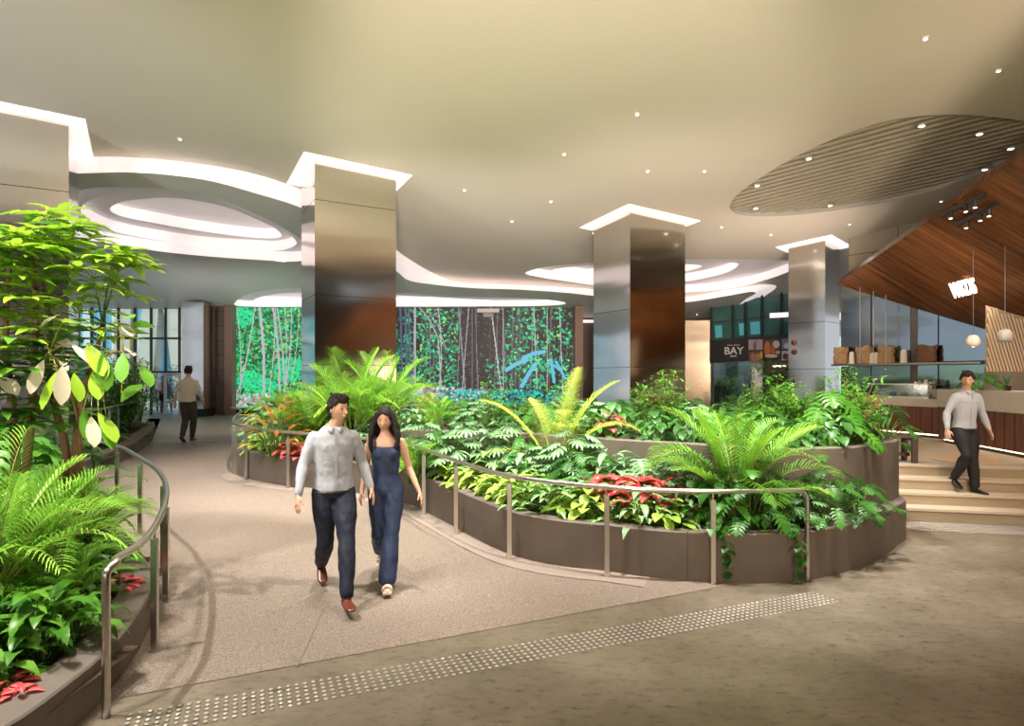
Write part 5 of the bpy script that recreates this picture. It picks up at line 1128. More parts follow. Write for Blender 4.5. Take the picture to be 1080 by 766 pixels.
cnt['l2'] = scatter((-9,-3,6,10), lambda x,y: lin(x,y) and pxof(x,y) > -60, [('philodendron',3),('lily',3),('darkfern',2),('silver',2),('arum',2)], .36, lz, 'under the leafy tree in the left planter', .85, 1.2, 12, 70)
cnt['l4'] = scatter((-6,-2,3.3,7.2), lambda x,y: lin(x,y) and pxof(x,y) > -40, [('lily',3),('silver',3),('ground',2),('philodendron',2)], .19, lz, 'near the front of the left planter', .5, .75, 17, 40, True)
cnt['l3'] = scatter((-13,-6,9.5,19.5), lambda x,y: lin(x,y) and pxof(x,y) > 20, [('bush',4),('darkfern',2),('arum',3)], .75, lz, 'along the far stretch of the left handrail', .9, 1.15, 13, 36)
print('PLANTS', cnt)
# round-crowned bushes far left behind the rail
for px, Y, s, lb in ((128,17.0,1.45,'large bright bush behind the far end of the left handrail'),(108,16.0,1.25,'bush left of the largest one behind the far left handrail'),(148,18.3,1.1,'dark small bush nearest the glass doors'),(138,16.2,.9,'low bush against the far left rail posts')):
    x = (px-CX)/F*Y; put('bush', x, Y, fz(x,Y)+.2, s*1.2, label=lb, matl='lime' if s > 1.4 else None)
# leafy tree with palmate leaves, left foreground
def tree(name, pxb, Y, trunks, crown, label, seed, leafmat_='bright', lsize=.33):
    """trunks: lists of (px, py, Y) along the stem; crown: (px, py, Y, r, n) leaf-whorl clusters"""
    random.seed(seed); b0 = ray(pxb, 500, Y); base = Vector((b0.x, Y, lz(b0.x, Y)-.03)); r = empty(name, base, label=label, cat='tree')
    tips = []
    for tr in trunks:
        pts = [base]+[ray(*q) for q in tr]; pts = smooth_path(pts, 4); rs = [.036*(1-.70*i/(len(pts)-1))+.006 for i in range(len(pts))]; mb = MB(); mb.tube(pts, rs, 8); keep(mb.build('trunk', BARK, smooth=True), r); tips.append(pts)
    allp = [p for t in tips for p in t[len(t)//3:]]; fo, tw = LB(), MB()
    for (px, py, YY, rad, n, mi) in crown:
        c = ray(px, py, YY); k0 = min(allp, key=lambda p: (p-c).length); hub = c-Vector((0,0,rad*.5)); tw.tube([k0, (k0+hub)/2+Vector((0,0,.03)), hub], [.010,.007,.004], 5)
        n = max(4, int(n*.72))
        for j in range(n):
            a = j*2.4+rnd(-.3,.3); t = (j+.5)/n; e = hub+Vector((math.cos(a)*rad*(.35+t*.8), math.sin(a)*rad*(.35+t*.8), rad*(.8-t*1.0))); tw.tube([hub, (hub+e)/2+Vector((0,0,.03)), e], [.004,.003,.002], 4, caps=False)
            hd = (e-hub); hd.z = 0; hd = hd.normalized() if hd.length > .01 else Vector((1,0,0)); m = 7; s = hd.cross(Vector((0,0,1))); L0 = lsize*rnd(.85,1.15)
            for q in range(m):
                an = (q/(m-1)-.5)*4.4; dd = hd*math.cos(an)+s*math.sin(an)+Vector((0,0,rnd(.0,.25))); leaf(fo, e, dd, L0*(1-.18*abs(an)/2.2), L0*.25, rnd(.15,.6), .12, (.06,.45,.85,1,.85,.45,0), mi if rnd(0,1) < .85 else 1)
    keep(fo.build('foliage', [L[leafmat_], L['mid'], L['underpink']]), r); keep(tw.build('twigs', STEM, smooth=True), r); return r
tree('umbrella_tree', 72, 5.9, [[(70,480,5.9),(58,430,5.85),(52,400,5.8),(54,350,5.8),(45,300,5.8)],[(78,500,5.9),(82,450,5.9),(88,410,5.8),(100,380,5.8),(108,340,5.8)]],
     [(60,262,5.6,.22,8,0),(98,282,5.6,.20,8,0),(40,292,5.6,.24,8,0),(118,268,5.7,.16,6,0),(80,318,5.6,.2,7,0),(20,330,5.5,.24,8,0),(52,345,5.4,.22,7,0),(100,345,5.7,.15,6,0),(30,360,5.5,.22,7,1),(70,372,5.6,.18,6,1),(22,395,5.6,.2,7,1),(48,425,5.7,.18,6,1),(112,300,5.7,.16,6,0),(128,272,5.8,.12,5,0)],
     'tall tree with hand-shaped bright leaves and forked brown trunk in the left planter', 21)
tree('umbrella_tree', 18, 5.6, [[(16,470,5.6),(10,400,5.6),(6,340,5.6),(10,280,5.6)],[(30,470,5.6),(36,400,5.6),(38,330,5.6),(34,270,5.6)]],
     [(8,248,5.3,.24,9,0),(38,250,5.4,.22,9,0),(-15,265,5.3,.25,9,0),(10,300,5.3,.24,9,0),(-20,320,5.3,.24,8,0),(5,365,5.2,.24,8,0),(30,385,5.3,.2,7,1),(-10,410,5.3,.24,8,1),(75,240,5.7,.18,7,0),(-5,440,5.2,.2,7,1),(22,440,5.3,.18,6,1),(-20,380,5.2,.22,8,1),(20,275,5.6,.22,8,0),(50,225,5.8,.15,6,0)],
     'leafy tree with hand-shaped bright leaves at the left edge of the picture', 22)
# broad-leaved branch with pale drooping leaves hanging over the rail
random.seed(31); r = empty('broad_leaf_tree', Vector((-3.9,5.75,lz(-3.9,5.75)-.02)), label='thin tree with big oval leaves, some pale, drooping over the left handrail', cat='tree'); mb = MB()
pts = smooth_path([r.location, ray(84,450,5.6), ray(95,410,5.5), ray(112,375,5.3), ray(140,372,5.1)], 5); mb.tube(pts, [.022*(1-.6*i/len(pts)) for i in range(len(pts))], 7)
pts2 = smooth_path([ray(84,450,5.6), ray(70,400,5.4), ray(52,372,5.2)], 4); mb.tube(pts2, .010, 6); keep(mb.build('trunk', BARK, smooth=True), r); fo, tw = LB(), MB()
for (px, py, tx, ty, mi) in ((66,386,64,423,2),(46,380,32,412,2),(76,363,94,379,2),(92,362,108,392,1),(108,372,112,408,0),(128,366,140,372,2),(132,345,138,352,2),(120,342,103,356,0),(112,378,104,402,0),(130,372,128,400,0),(98,392,104,418,1),(88,432,92,462,0),(104,436,122,462,1),(112,440,118,470,0),(96,440,100,468,2),(0,398,18,412,2),(144,352,152,348,0),(140,345,160,340,0),(124,338,140,332,0),(60,392,44,428,1),(78,394,84,420,1),(150,385,158,405,0),(128,424,146,404,0),(44,345,60,330,2),(66,340,84,338,1)):
    a, b = ray(px,py,5.15), ray(tx,ty,5.05); k0 = min(pts+pts2, key=lambda p: (p-a).length); tw.tube([k0,(k0+a)/2+Vector((0,0,.02)),a],[.004,.004,.003],4,caps=False); leaf(fo, a, b-a, (b-a).length*1.1, max(.11, (b-a).length*.42), .2, .08, (.1,.5,.82,1,1,.78,.12), mi, roll=rnd(-.5,.5))
keep(fo.build('foliage', [L['mid'], L['bright'], L['underpink']]), r); keep(tw.build('twigs', STEMY, smooth=True), r)
# plants beyond the shop window and beside the alarm pillar
for px, Y, s, lb in ((765,27.5,1.7,'plant behind the shop window under the sign'),(786,28,1.6,'bushy plant seen through the middle of the shop window'),(822,22.0,1.9,'tall dark plant beside the alarm pillar')):
    x = (px-CX)/F*Y; put('bush', x, Y, .51, s, label=lb)
for px, Y, s, lb in ((181,27.6,1.5,'dark plant behind the glass door beside the person in red'),(166,28.5,1.4,'dark plant left of the glass door')):
    x = (px-CX)/F*Y; put('bush', x, Y, .51, s, label=lb, matl='dark')
x = (1054-CX)/F*13; 
p = ray(1035,405,11.6); p.z = 1.79; put('monstera', p.x+.0, p.y, 1.79, .5, label='dark plant on the counter behind the walking man\'s head', matl='dark')

# more of the tall broad leaves low in the left corner of the view, and darker growth behind the trees
for px, Y, k, s_, lb in ((20,7.4,'arum',1.5,'dark broad-leaved plant behind the tree trunks'),(48,8.0,'philodendron',1.5,'dark lobed plant behind the forked trunk'),(-10,6.8,'monstera',1.4,'split-leaf plant deep in the shade at the left edge'),(5,5.0,'arum',1.2,'dark heart-leaved plant between the left palms'),(40,6.4,'monstera',1.0,'split-leaf plant between the two tree trunks')): lfeat(k, px, Y, s_, lb)
LM = [("the yellow arching palm",586,440,0),("the big bright palm",778,450,0),("the strap-leaved clump",693,470,0),("the copper croton",300,420,0),("the tall pillar palm",380,400,0),("the walking woman",415,480,0),("the walking man",330,470,0),
 ("the red rail-side plants",675,545,0),("the end rail post",851,560,0),("the big split-leaf plant",872,420,0),("the bronze pillar",692,395,0),("the third-last rail post",641,560,0),("the fourth-last rail post",545,550,0),("the left planter tip",255,480,0),("the stairs",950,500,0),("the right trailing vine",762,590,0),
 ("the first left rail post",112,660,0),("the forked tree trunk",75,470,0),("the far left rail end",150,430,0),("the corner red plants",12,690,0),("the left curved rail bend",172,510,0),("the left picture edge",0,560,0)]
ORD = ['nearest','second nearest','third nearest','fourth nearest','fifth nearest','sixth nearest','seventh nearest','eighth nearest','ninth nearest','tenth nearest','eleventh nearest','twelfth nearest','thirteenth nearest','fourteenth nearest','fifteenth nearest','sixteenth nearest','seventeenth nearest','eighteenth nearest','nineteenth nearest','twentieth nearest','twenty-first nearest','twenty-second nearest','twenty-third nearest','twenty-fourth nearest','twenty-fifth nearest']
SHORT = {'ground':'low lime-green leafy plant','hosta':'cream-splashed leafy plant','silver':'silver-green leafy plant','lily':'glossy oval-leaved plant','arum':'dark heart-leaved plant','monstera':'split-leaf plant','fatsia':'pale star-leaved plant','philodendron':'dark lobed plant','caladium':'red-leaved plant','croton':'copper-leaved plant','strap':'strap-leaved plant','fern':'light green fern','darkfern':'mid green fern','areca':'feathery palm','smallareca':'small feathery palm','bush':'small-leaved bush','vine':'trailing vine'}
def rank_labels(items, lms, fmt):
    rows = []
    for o, key, tail in items:
        w = o.location; px, py = CX+F*w.x/w.y, HY-F*(w.z+.3-H)/w.y
        lm = min(lms, key=lambda l: (l[1]-px)**2+((l[2]-py)*1.3)**2); rows.append((key, tail, lm[0], (lm[1]-px)**2+((lm[2]-py)*1.3)**2, o))
    groups = {}
    for r_ in rows: groups.setdefault((r_[0], r_[1], r_[2]), []).append(r_)
    for (key, tail, lm), l in groups.items():
        for i, r_ in enumerate(sorted(l, key=lambda t: t[3])): r_[4]['label'] = fmt(key, ORD[min(i, len(ORD)-1)], lm, tail)
TAIL = {'along the low wall right of the walkers':'by the low wall','in the lower bed behind the red plants':'in the lower bed','low along the wall behind the couple':'along the far low wall','in the lower bed at the right end':'in the right lower bed','mid-slope in the planter':'mid-slope','behind the walking man':'in the tall left planting','at the planter back before the video wall':'at the planter back','in the upper tier of the planter':'in the upper tier','at the right end of the upper tier':'on the right upper tier',
 'near the front of the left planter':'near the left planter front','under the leafy tree in the left planter':'in the left planter','along the far stretch of the left handrail':'behind the left rail','by the fourth rail post in the lower bed':'in the red row','at the left end of the round planter':'at the far bend','in front of the inner wall':'before the inner wall'}
bpy.context.view_layer.update()
rank_labels([(o, SHORT[k], TAIL.get(w, w)) for o, k, w, lb in SC if lb is None], LM, lambda k, n, lm, t: f'{k} {n} to {lm} {t}')
for o, k, w, lb in SC:
    if lb is None: o['group'] = SHORT[k]+'s '+TAIL.get(w, w)
DLM = [("the leftmost pillar",82,122),("the tall pillar behind the couple",330,162),("the bronze-fronted pillar",668,215),("the pillar with alarm bells",873,249),("the tip of the slatted oval",770,217),("the edge of the wood canopy",1040,190),("the zigzag end of the glowing ribbon fascia",800,310),("the top right picture corner",1080,0)]
dls = [o for o in COL.objects if o.name.startswith('downlight') and o.parent is None]
rank_labels([(o, {'s':'small ceiling downlight','l':'low ceiling downlight','d':'slatted oval downlight'}[o['group'][0] if o['group'][:6] != 'small ' else ('l' if 'low' in o['group'] else 's')], '') for o in dls], DLM, lambda k, n, lm, t: f'{k} {n} to {lm}')
rank_labels([(o, 'small pale cup or glass on the back counter', '') for o in COL.objects if o.name.startswith('drinking_glass')], [("the walking man's head",1022,400)], lambda k, n, lm, t: f'{k} {n} to {lm}')

# ---------------------------------------------------------------- people
SKIN = pbr('skin', (.56,.31,.20), .5, col2=(.62,.36,.24), scale=6); HAIR = pbr('black_hair', (.014,.009,.008), .62, spec=.3, bump=.5, bscale=60); EYE = pbr('eye_dark', (.02,.012,.01), .3); EYEW = pbr('eye_white', (.34,.30,.28), .4); LIP = pbr('lips', (.38,.15,.12), .5)
SHIRT_W = pbr('pale_grey_shirt', (.34,.36,.40), .8, col2=(.42,.44,.48), scale=5, bump=.8, bscale=7); SHIRT_C = pbr('cream_shirt', (.56,.48,.40), .8, bump=.3, bscale=8); NAVY = pbr('navy_trousers', (.006,.009,.024), .75, bump=.3, bscale=7)
BLACKT = pbr('black_trousers', (.012,.011,.012), .75, bump=.3, bscale=7); BROWNT = pbr('dark_brown_trousers', (.045,.03,.03), .8); DENIM = pbr('blue_denim', (.014,.026,.07), .7, col2=(.03,.05,.115), scale=5, bump=.3, bscale=9); BROWN_SH = pbr('brown_leather', (.13,.028,.015), .32); BLACK_SH = pbr('black_leather', (.01,.01,.011), .3)
REDSH = pbr('red_top', (.62,.05,.08), .8); SANDAL = pbr('cream_sandal', (.72,.62,.52), .5); BELT = pbr('black_belt', (.012,.011,.012), .4); COLLAR_D = pbr('dark_collar_inside', (.05,.06,.09), .8)
def vox(mb, name, m, parent, size=.010, smooth=3):
    o = mb.build(name, m); fixnorm(o)
    r = o.modifiers.new('r', 'REMESH'); r.mode = 'VOXEL'; r.voxel_size = size; r.use_smooth_shade = True
    s = o.modifiers.new('s', 'SMOOTH'); s.iterations = smooth; s.factor = .5
    me = bpy.data.meshes.new_from_object(o.evaluated_get(bpy.context.evaluated_depsgraph_get())); me.materials.clear(); me.materials.append(m); me.polygons.foreach_set('use_smooth', [True]*len(me.polygons))
    if m in (SHIRT_W, SHIRT_C, NAVY, BLACKT, DENIM) or m.name.startswith('white_shirt'):
        for v in me.vertices:
            p_ = v.co; g = noise.noise(Vector((p_.x*9, p_.y*9, p_.z*9+p_.x*14)))+.5*noise.noise(Vector((p_.x*22, p_.y*22, p_.z*16))); v.co = p_+v.normal*(.0085*g)
        me.update()
    old = o.data; o.modifiers.clear(); o.data = me; bpy.data.meshes.remove(old); o.parent = parent; return o
def loft(mb, secs, n=18, mi=0):
    """secs: (centre, rx, ry, yaw) horizontal ellipse sections, bottom to top"""
    vs = []
    for c, rx, ry, yaw in secs:
        for k in range(n):
            a = 2*math.pi*k/n; x, y = rx*math.cos(a), ry*math.sin(a); vs.append(Vector(c)+Vector((x*math.cos(yaw)-y*math.sin(yaw), x*math.sin(yaw)+y*math.cos(yaw), 0)))
    m = len(secs); mb.add(vs, [(i*n+k, i*n+(k+1) % n, (i+1)*n+(k+1) % n, (i+1)*n+k) for i in range(m-1) for k in range(n)]+[tuple(range(n))[::-1], tuple((m-1)*n+k for k in range(n))], mi)
def limb(mb, joints, radii, sub=4, n=12):
    """smooth tapered limb through joints; radii may bulge between joints"""
    pts, rs = [], []
    for i in range(len(joints)-1):
        a, b = Vector(joints[i]), Vector(joints[i+1])
        for k in range(sub): t = k/sub; pts.append(a.lerp(b, t)); rs.append(radii[i]*(1-t)+radii[i+1]*t+.10*radii[i]*math.sin(math.pi*min(1, t*1.4)))
    pts.append(Vector(joints[-1])); rs.append(radii[-1]); mb.tube(pts, rs, n); mb.ball(joints[0], radii[0]*.98, 12, 8)
    for j, r in zip(joints[1:], radii[1:]): mb.ball(j, r*.98, 12, 8)
def hand(mb, wrist, d, palmn, sc=1, curl=.5, side=1):
    """palm and five separate fingers; d points down the hand, palmn out of the palm; side: +1 puts the thumb along cross(d, palmn)"""
    d = Vector(d).normalized(); p = Vector(palmn); p = (p-d*p.dot(d)).normalized(); s = d.cross(p)*side; w = Vector(wrist)
    c0, c1 = w-d*.01*sc, w+d*.085*sc; q = []
    for c, hw, ht in ((c0,.024,.018),(w+d*.03*sc,.034,.017),(c1,.040,.014)): q.append([c+s*x*hw*sc+p*y*ht*sc for x, y in ((-1,-.6),(-.6,-1),(.6,-1),(1,-.6),(1,.6),(.6,1),(-.6,1),(-1,.6))])
    n = 8; vs = [v for l in q for v in l]; mb.add(vs, [(i*n+k, i*n+(k+1) % n, (i+1)*n+(k+1) % n, (i+1)*n+k) for i in range(2) for k in range(n)]+[tuple(range(n))[::-1], tuple(2*n+k for k in range(n))])
    for x, L0, r in ((.033,.072,.0088),(.011,.080,.0092),(-.011,.074,.0088),(-.032,.058,.0078)):
        b = w+d*.075*sc+s*x*sc; pts = [b]; cur = (d+s*x*2.2).normalized()
        for seg, k in ((.45,.5),(.30,.9),(.25,.8)): cur = (cur+p*curl*k).normalized(); pts.append(pts[-1]+cur*L0*seg*sc)
        mb.tube(pts, [r*sc, r*.95*sc, r*.88*sc, r*.7*sc], 8); mb.ball(pts[-1], r*.72*sc, 8, 6)
    b = w+d*.020*sc+s*.022*sc; cur = (d*.62+s*.75+p*.25).normalized(); pts = [b, b+cur*.035*sc]; cur = (d*.85+s*.3+p*.35).normalized(); pts.append(pts[-1]+cur*.030*sc); pts.append(pts[-1]+cur*.022*sc); mb.tube(pts, [.013*sc,.0115*sc,.0098*sc,.0075*sc], 8); mb.ball(pts[-1], .0078*sc, 8, 6)
def shoe(mb, ankle, toe_dir, pitch, L_=.27, W_=.048, h=.05):
    """pitch > 0 lowers the toe"""
    a = Vector(ankle); t = Vector((toe_dir[0], toe_dir[1], 0)).normalized(); f = (t*math.cos(pitch)-Vector((0,0,1))*math.sin(pitch)); s = Vector((t.y,-t.x,0)); u = s.cross(f); u = u if u.z > 0 else -u
    heel = a-f*.065-u*.075; vs = []; n = 12; secs = ((0,.020,.045),(.04,.036,.066),(.35,.039,.062),(.55,.046,.048),(.78,.046,.036),(.93,.034,.028),(1,.014,.016))
    for k, (x, w, hh) in enumerate(secs):
        c = heel+f*(x*L_)
        for j in range(n):
            an = 2*math.pi*j/n; z = math.sin(an); vs.append(c+s*w*(W_/.046)*math.cos(an)*(1 if z < 0 else 1)+u*(hh/2+(z*hh/2 if z > -.4 else -.5*hh)))
    m = len(secs); mb.add(vs, [(i*n+k, i*n+(k+1) % n, (i+1)*n+(k+1) % n, (i+1)*n+k) for i in range(m-1) for k in range(n)]+[tuple(range(n))[::-1], tuple((m-1)*n+k for k in range(n))])
    mb.tube([a-u*.045+f*-.01, a+Vector((0,0,.03))], [.044,.040], 12)
    return heel, f, s, u
def head_mesh(mb, c, yaw, sc=1, fem=False, pitch=0):
    """head centred on c, facing -Y turned by yaw"""
    R = Matrix.Rotation(yaw, 3, 'Z')@Matrix.Rotation(pitch, 3, 'X'); c = Vector(c); n, m = 24, 18; vs = []; rx, ry, rz = (.077 if fem else .074)*sc, .094*sc, (.110 if fem else .116)*sc
    for i in range(1, m):
        th = math.pi*i/m-math.pi/2; z = math.sin(th)
        for k in range(n):
            a = 2*math.pi*k/n; x, y = math.cos(th)*math.cos(a), math.cos(th)*math.sin(a)
            jw = 1-.30*max(0, -z)**1.2*(1.05 if fem else .9); X = x*rx*jw; Yy = y*ry*(1-.22*max(0,-z)**1.5 if y < 0 else 1-.35*max(0,-z)); 
            if y < 0 and abs(x) < .55: Yy -= .006*sc*math.exp(-((z+.78)/.2)**2)          # chin
            if y < -.3: Yy += .006*sc*math.exp(-((z-.02)/.13)**2)*(1 if .12 < abs(x) < .7 else .2)   # eye sockets
            vs.append((X, Yy, z*rz))
    idx0 = len(vs); vs += [(0,0,-rz*.98),(0,0,rz)]
    fs = [(i*n+k, i*n+(k+1) % n, (i+1)*n+(k+1) % n, (i+1)*n+k) for i in range(m-2) for k in range(n)]+[(idx0, (k+1) % n, k) for k in range(n)]+[(idx0+1, (m-2)*n+k, (m-2)*n+(k+1) % n) for k in range(n)]
    mb.add([c+R@Vector(v) for v in vs], fs)
    P = lambda x, y, z: c+R@Vector((x*sc, y*sc, z*sc))
    q = [P(0,-.088,.012), P(0,-.098,-.012), P(0,-.110,-.030), P(0,-.096,-.040)]; k_ = .78 if fem else 1.0; mb.tube(q, [.009*sc*k_,.010*sc*k_,.0125*sc*k_,.009*sc], 8); mb.ball(q[2]+(c-q[2])*(.05 if fem else 0), .0118*sc*k_, 8, 6)
    for sx in (-1,1): mb.ball(P(sx*.011,-.098,-.033), .0085*sc, 8, 6); mb.ball(P(sx*.076,.008,-.008), (.010*sc,.018*sc,.032*sc), 8, 8)
    mb.ball(P(0,-.089,-.058), (.024*sc,.012*sc,.010*sc), 10, 6)
    return P
def face(P, parent, sc, fem=False):
    mb = MB(); e = MB()
    for sx in (-1,1):
        mb.ball(P(sx*.030,-.0835,.004), (.0125*sc,.007*sc,.0058*sc), 10, 6)
    mb.build('eyes', EYEW, parent, True); mb = MB()
    for sx in (-1,1):
        mb.ball(P(sx*.030,-.0885,.004), (.0062*sc,.0040*sc,.0056*sc), 8, 6); mb.tube([P(sx*.016,-.088,.010), P(sx*.030,-.091,.0125), P(sx*.044,-.083,.010)], [.0012*sc,.0018*sc,.0012*sc], 5)
        mb.tube([P(sx*.014,-.094,.026), P(sx*.030,-.0945,.031), P(sx*.048,-.083,.026)], [.0018*sc,.0028*sc,.0014*sc] if not fem else [.0013*sc,.002*sc,.001*sc], 5)
    mb.build('brows_and_irises', EYE, parent, True)
    mb = MB(); mb.tube([P(-.023,-.0945,-.060), P(-.008,-.1015,-.0575), P(0,-.1010,-.0590), P(.008,-.1015,-.0575), P(.023,-.0945,-.060)], [.0015*sc,.0038*sc,.0036*sc,.0038*sc,.0015*sc], 6); mb.tube([P(-.018,-.0955,-.0645), P(0,-.1005,-.067), P(.018,-.0955,-.0645)], [.0015*sc,.0042*sc,.0015*sc], 6); mb.build('lips', LIP, parent, True)
def hair_short(P, parent, sc, size=.007):
    random.seed(4); mb = MB()
    for i in range(150):
        a = rnd(0, 6.283); t = rnd(0, 1); th = math.asin(t); x, y, z = math.cos(th)*math.cos(a)*.078, math.cos(th)*math.sin(a)*.096, t*.122
        if y < -.05 and z < .055: continue
        if z < .03 and y < .0: z += .02
        mb.ball(P(x, y+.006, z+.004), (.020*sc*rnd(.8,1.2),.022*sc*rnd(.8,1.2),.018*sc*rnd(.8,1.3)), 8, 6)
    for i in range(46):
        a = rnd(.2, 2.94); mb.ball(P(.072*math.cos(a), .088*math.sin(a)+.006, rnd(-.045,.04)), .017*sc, 8, 6)
    for i in range(26):
        x = rnd(-.055,.055); y = -.072+abs(x)*.35; mb.tube([P(x,-.02,.115), P(x*1.05,y,.112), P(x*1.1+.008,y-.022,.080+rnd(-.012,.012))], [.012*sc,.012*sc,.004*sc], 6)
    for i in range(22):
        x, y = rnd(-.05,.05), rnd(-.05,.06); mb.tube([P(x,y,.105), P(x*1.3,y*1.2-.01,.138+rnd(0,.012))], [.014*sc,.004*sc], 6)
    return vox(mb, 'hair', HAIR, parent, size, 1)
def pole_elbow(*a): pass
def person(loc, rz, sc, pose, look, label, shirt, trousers, shoes, vs=.011, collar=None, fem=False, hi=True):
    root = empty('person', loc, rz, label=label, cat='person'); root.scale = (sc,)*3
    J = {k: Vector(v) for k, v in pose.items()}; hipy = J['hip']; ch = J['chest']; yw = pose.get('twist', (0,0,0))[0]
    tor = [((hipy.x,hipy.y,hipy.z-.06),.155,.105,0),((hipy.x,hipy.y,hipy.z),.168,.115,0),(hipy.lerp(ch,.33),.145,.100,yw*.3),(hipy.lerp(ch,.66),.160,.108,yw*.6),(ch,.172,.115,yw),(ch+Vector((0,0,.07)),.165,.100,yw),(ch+Vector((0,0,.12)),.12,.08,yw),(ch+Vector((0,0,.145)),.085,.07,yw),(ch+Vector((0,.0,.17)),.07,.06,yw)]
    if fem: tor = [(c, rx*(.98 if i < 2 else .80), ry*.9, y) for i, (c, rx, ry, y) in enumerate(tor)]
    grow = lambda s, g, z0=-9, z1=9: [(c, rx+g, ry+g, y) for c, rx, ry, y in s if z0 <= c[2] <= z1]
    neck0, hd = ch+Vector((0,0,.15)), J['head']
    fd = 1.0 if not fem else .80; RA = [.050*fd,.041*fd,.027*fd]; RLg = [.088,.056,.040]
    b = MB(); loft(b, tor); limb(b, [neck0, hd-Vector((0,-.012,.09))], [.056*fd,.052*fd], 3); P = head_mesh(b, hd, look[0], 1.0, fem, look[1])
    for s in 'RL':
        limb(b, [J['sh'+s], J['el'+s], J['wr'+s]], RA); limb(b, [J['hp'+s], J['kn'+s], J['an'+s]], [r*.92 for r in RLg])
        d = (J['wr'+s]-J['el'+s]).normalized()+Vector((0,-.12,-.25)); hand(b, J['wr'+s]+d.normalized()*.012, d, Vector((1 if s == 'R' else -1, .35, 0)), .98*fd**.3, .28, 1 if s == 'R' else -1)
    bd = vox(b, 'body', SKIN, root, .0062 if hi else .012, 2); face(P, bd, 1.0, fem)
    if not fem:
        hair_short(P, root, 1.0, .008 if hi else .012)
        b = MB(); loft(b, grow(tor, .014, hipy.z-.03, 9)[:-1]+[(ch+Vector((0,0,.160)),.072,.066,yw)])
        for s in 'RL': limb(b, [J['sh'+s], J['el'+s], J['wr'+s]-(J['wr'+s]-J['el'+s]).normalized()*.015], [.060,.050,.036])
        vox(b, 'shirt', shirt, root, vs, 2)
        b = MB(); nk = lambda r_, z, y0=0: [ch+Vector((r_*math.cos(t), r_*.92*math.sin(t)+y0, z-.018*math.sin(t-.0)*-1)) for t in np.linspace(-math.pi/2+.30, 1.5*math.pi-.30, 20)]
        b.tube(nk(.066, .158), .012, 6); b.tube(nk(.074, .146, .002), .012, 6)
        for sg in (-1, 1): b.hexa([ch+Vector((sg*x, y, z)) for x, y, z in ((.012,-.080,.140),(.034,-.108,.090),(.062,-.092,.112),(.060,-.060,.150))], [ch+Vector((sg*x, y-.010, z+.006)) for x, y, z in ((.012,-.080,.140),(.034,-.108,.090),(.062,-.092,.112),(.060,-.060,.150))])
        fixnorm(b.build('collar', collar or shirt, root, True))
        b = MB(); b.bar(ch+Vector((0,-.128,.10)), hipy+Vector((0,-.130,.02)), .022, .006, up=(0,1,0)); b.build('button_placket', shirt, root)
        b = MB(); b.tube([(hipy.x+.176*math.cos(a), hipy.y+.124*math.sin(a), hipy.z-.005) for a in np.linspace(0, 6.1, 24)], .014, 6, closed=True); b.build('belt', BELT, root, True)
    b = MB(); loft(b, grow(tor, .016, -9, hipy.z+.012)+([] if fem else []))
    flare = [.108,.074,.062] if not fem else [.100,.078,.090]
    for s in 'RL':
        k = J['kn'+s]; a = J['an'+s]; limb(b, [J['hp'+s], k, a+(k-a).normalized()*(.035 if not fem else .02)], flare)
    if fem:
        loft(b, [(c, rx+.010, ry+.010, y) for c, rx, ry, y in tor[:5]]+[(ch+Vector((0,-.004,.045)),.150,.098,yw)])
        for sg in (-1,1): b.ball(ch+Vector((sg*.062,-.075,-.03)), (.060,.045,.060), 12, 8)
    vox(b, 'jumpsuit' if fem else 'trousers', trousers, root, vs, 2)
    if fem:
        b = MB()
        for sg in (-1,1): b.tube([ch+Vector((sg*.095,-.090,.03)), ch+Vector((sg*.105,-.075,.10)), ch+Vector((sg*.100,-.005,.150)), ch+Vector((sg*.09,.07,.09))], .010, 6)
        b.build('shoulder_straps', trousers, root, True)
    for s in 'RL':
        td = Vector(pose['toe'+s]); b = MB()
        if not fem: shoe(b, J['an'+s], td, td.z); vox(b, 'shoe', shoes, root, .008, 1)
        else:
            h_, f, sd, u = shoe(b, J['an'+s], td, td.z, .235, .040); f2 = vox(b, 'foot', SKIN, root, .008, 1)
            b = MB(); b.hexa([h_+f*x+sd*y-u*.012 for x, y in ((0,-.03),(.24,-.04),(.24,.04),(0,.03))], [h_+f*x+sd*y+u*.008 for x, y in ((0,-.03),(.24,-.04),(.24,.04),(0,.03))]); b.build('sandal_sole', shoes, root)
            b = MB()
            for x in (.145,.185): b.tube([h_+f*x+sd*(.046*math.cos(t))+u*(.005+.048*math.sin(t)) for t in np.linspace(0,3.14,9)], .009, 6)
            b.build('sandal_strap', shoes, root, True)
    return root, P
# man in pale shirt and navy trousers, walking towards the camera
pm = G(349, 622); pm = Vector((( 352-CX)/F*5.62, 5.62, 0)); pm.z = fz(pm.x, pm.y)
A = dict(hip=(0,0,.955), chest=(.0,-.02,1.375), head=(.03,-.065,1.685), shR=(-.168,.0,1.432), shL=(.168,-.02,1.432), elR=(-.265,-.02,1.185), elL=(.262,.05,1.185), wrR=(-.315,-.14,.955), wrL=(.325,-.03,.955),
  hpR=(-.088,0,.93), hpL=(.088,0,.93), knL=(.075,-.25,.53), anL=(.045,-.42,.115), knR=(-.075,-.03,.50), anR=(-.06,.38,.205), toeL=(.05,-1,-.10), toeR=(0,-1,.55))
person(pm, math.radians(24), 1.0, A, (math.radians(32), .04), 'man in pale grey shirt and navy trousers walking beside the woman in blue', SHIRT_W, NAVY, BROWN_SH)
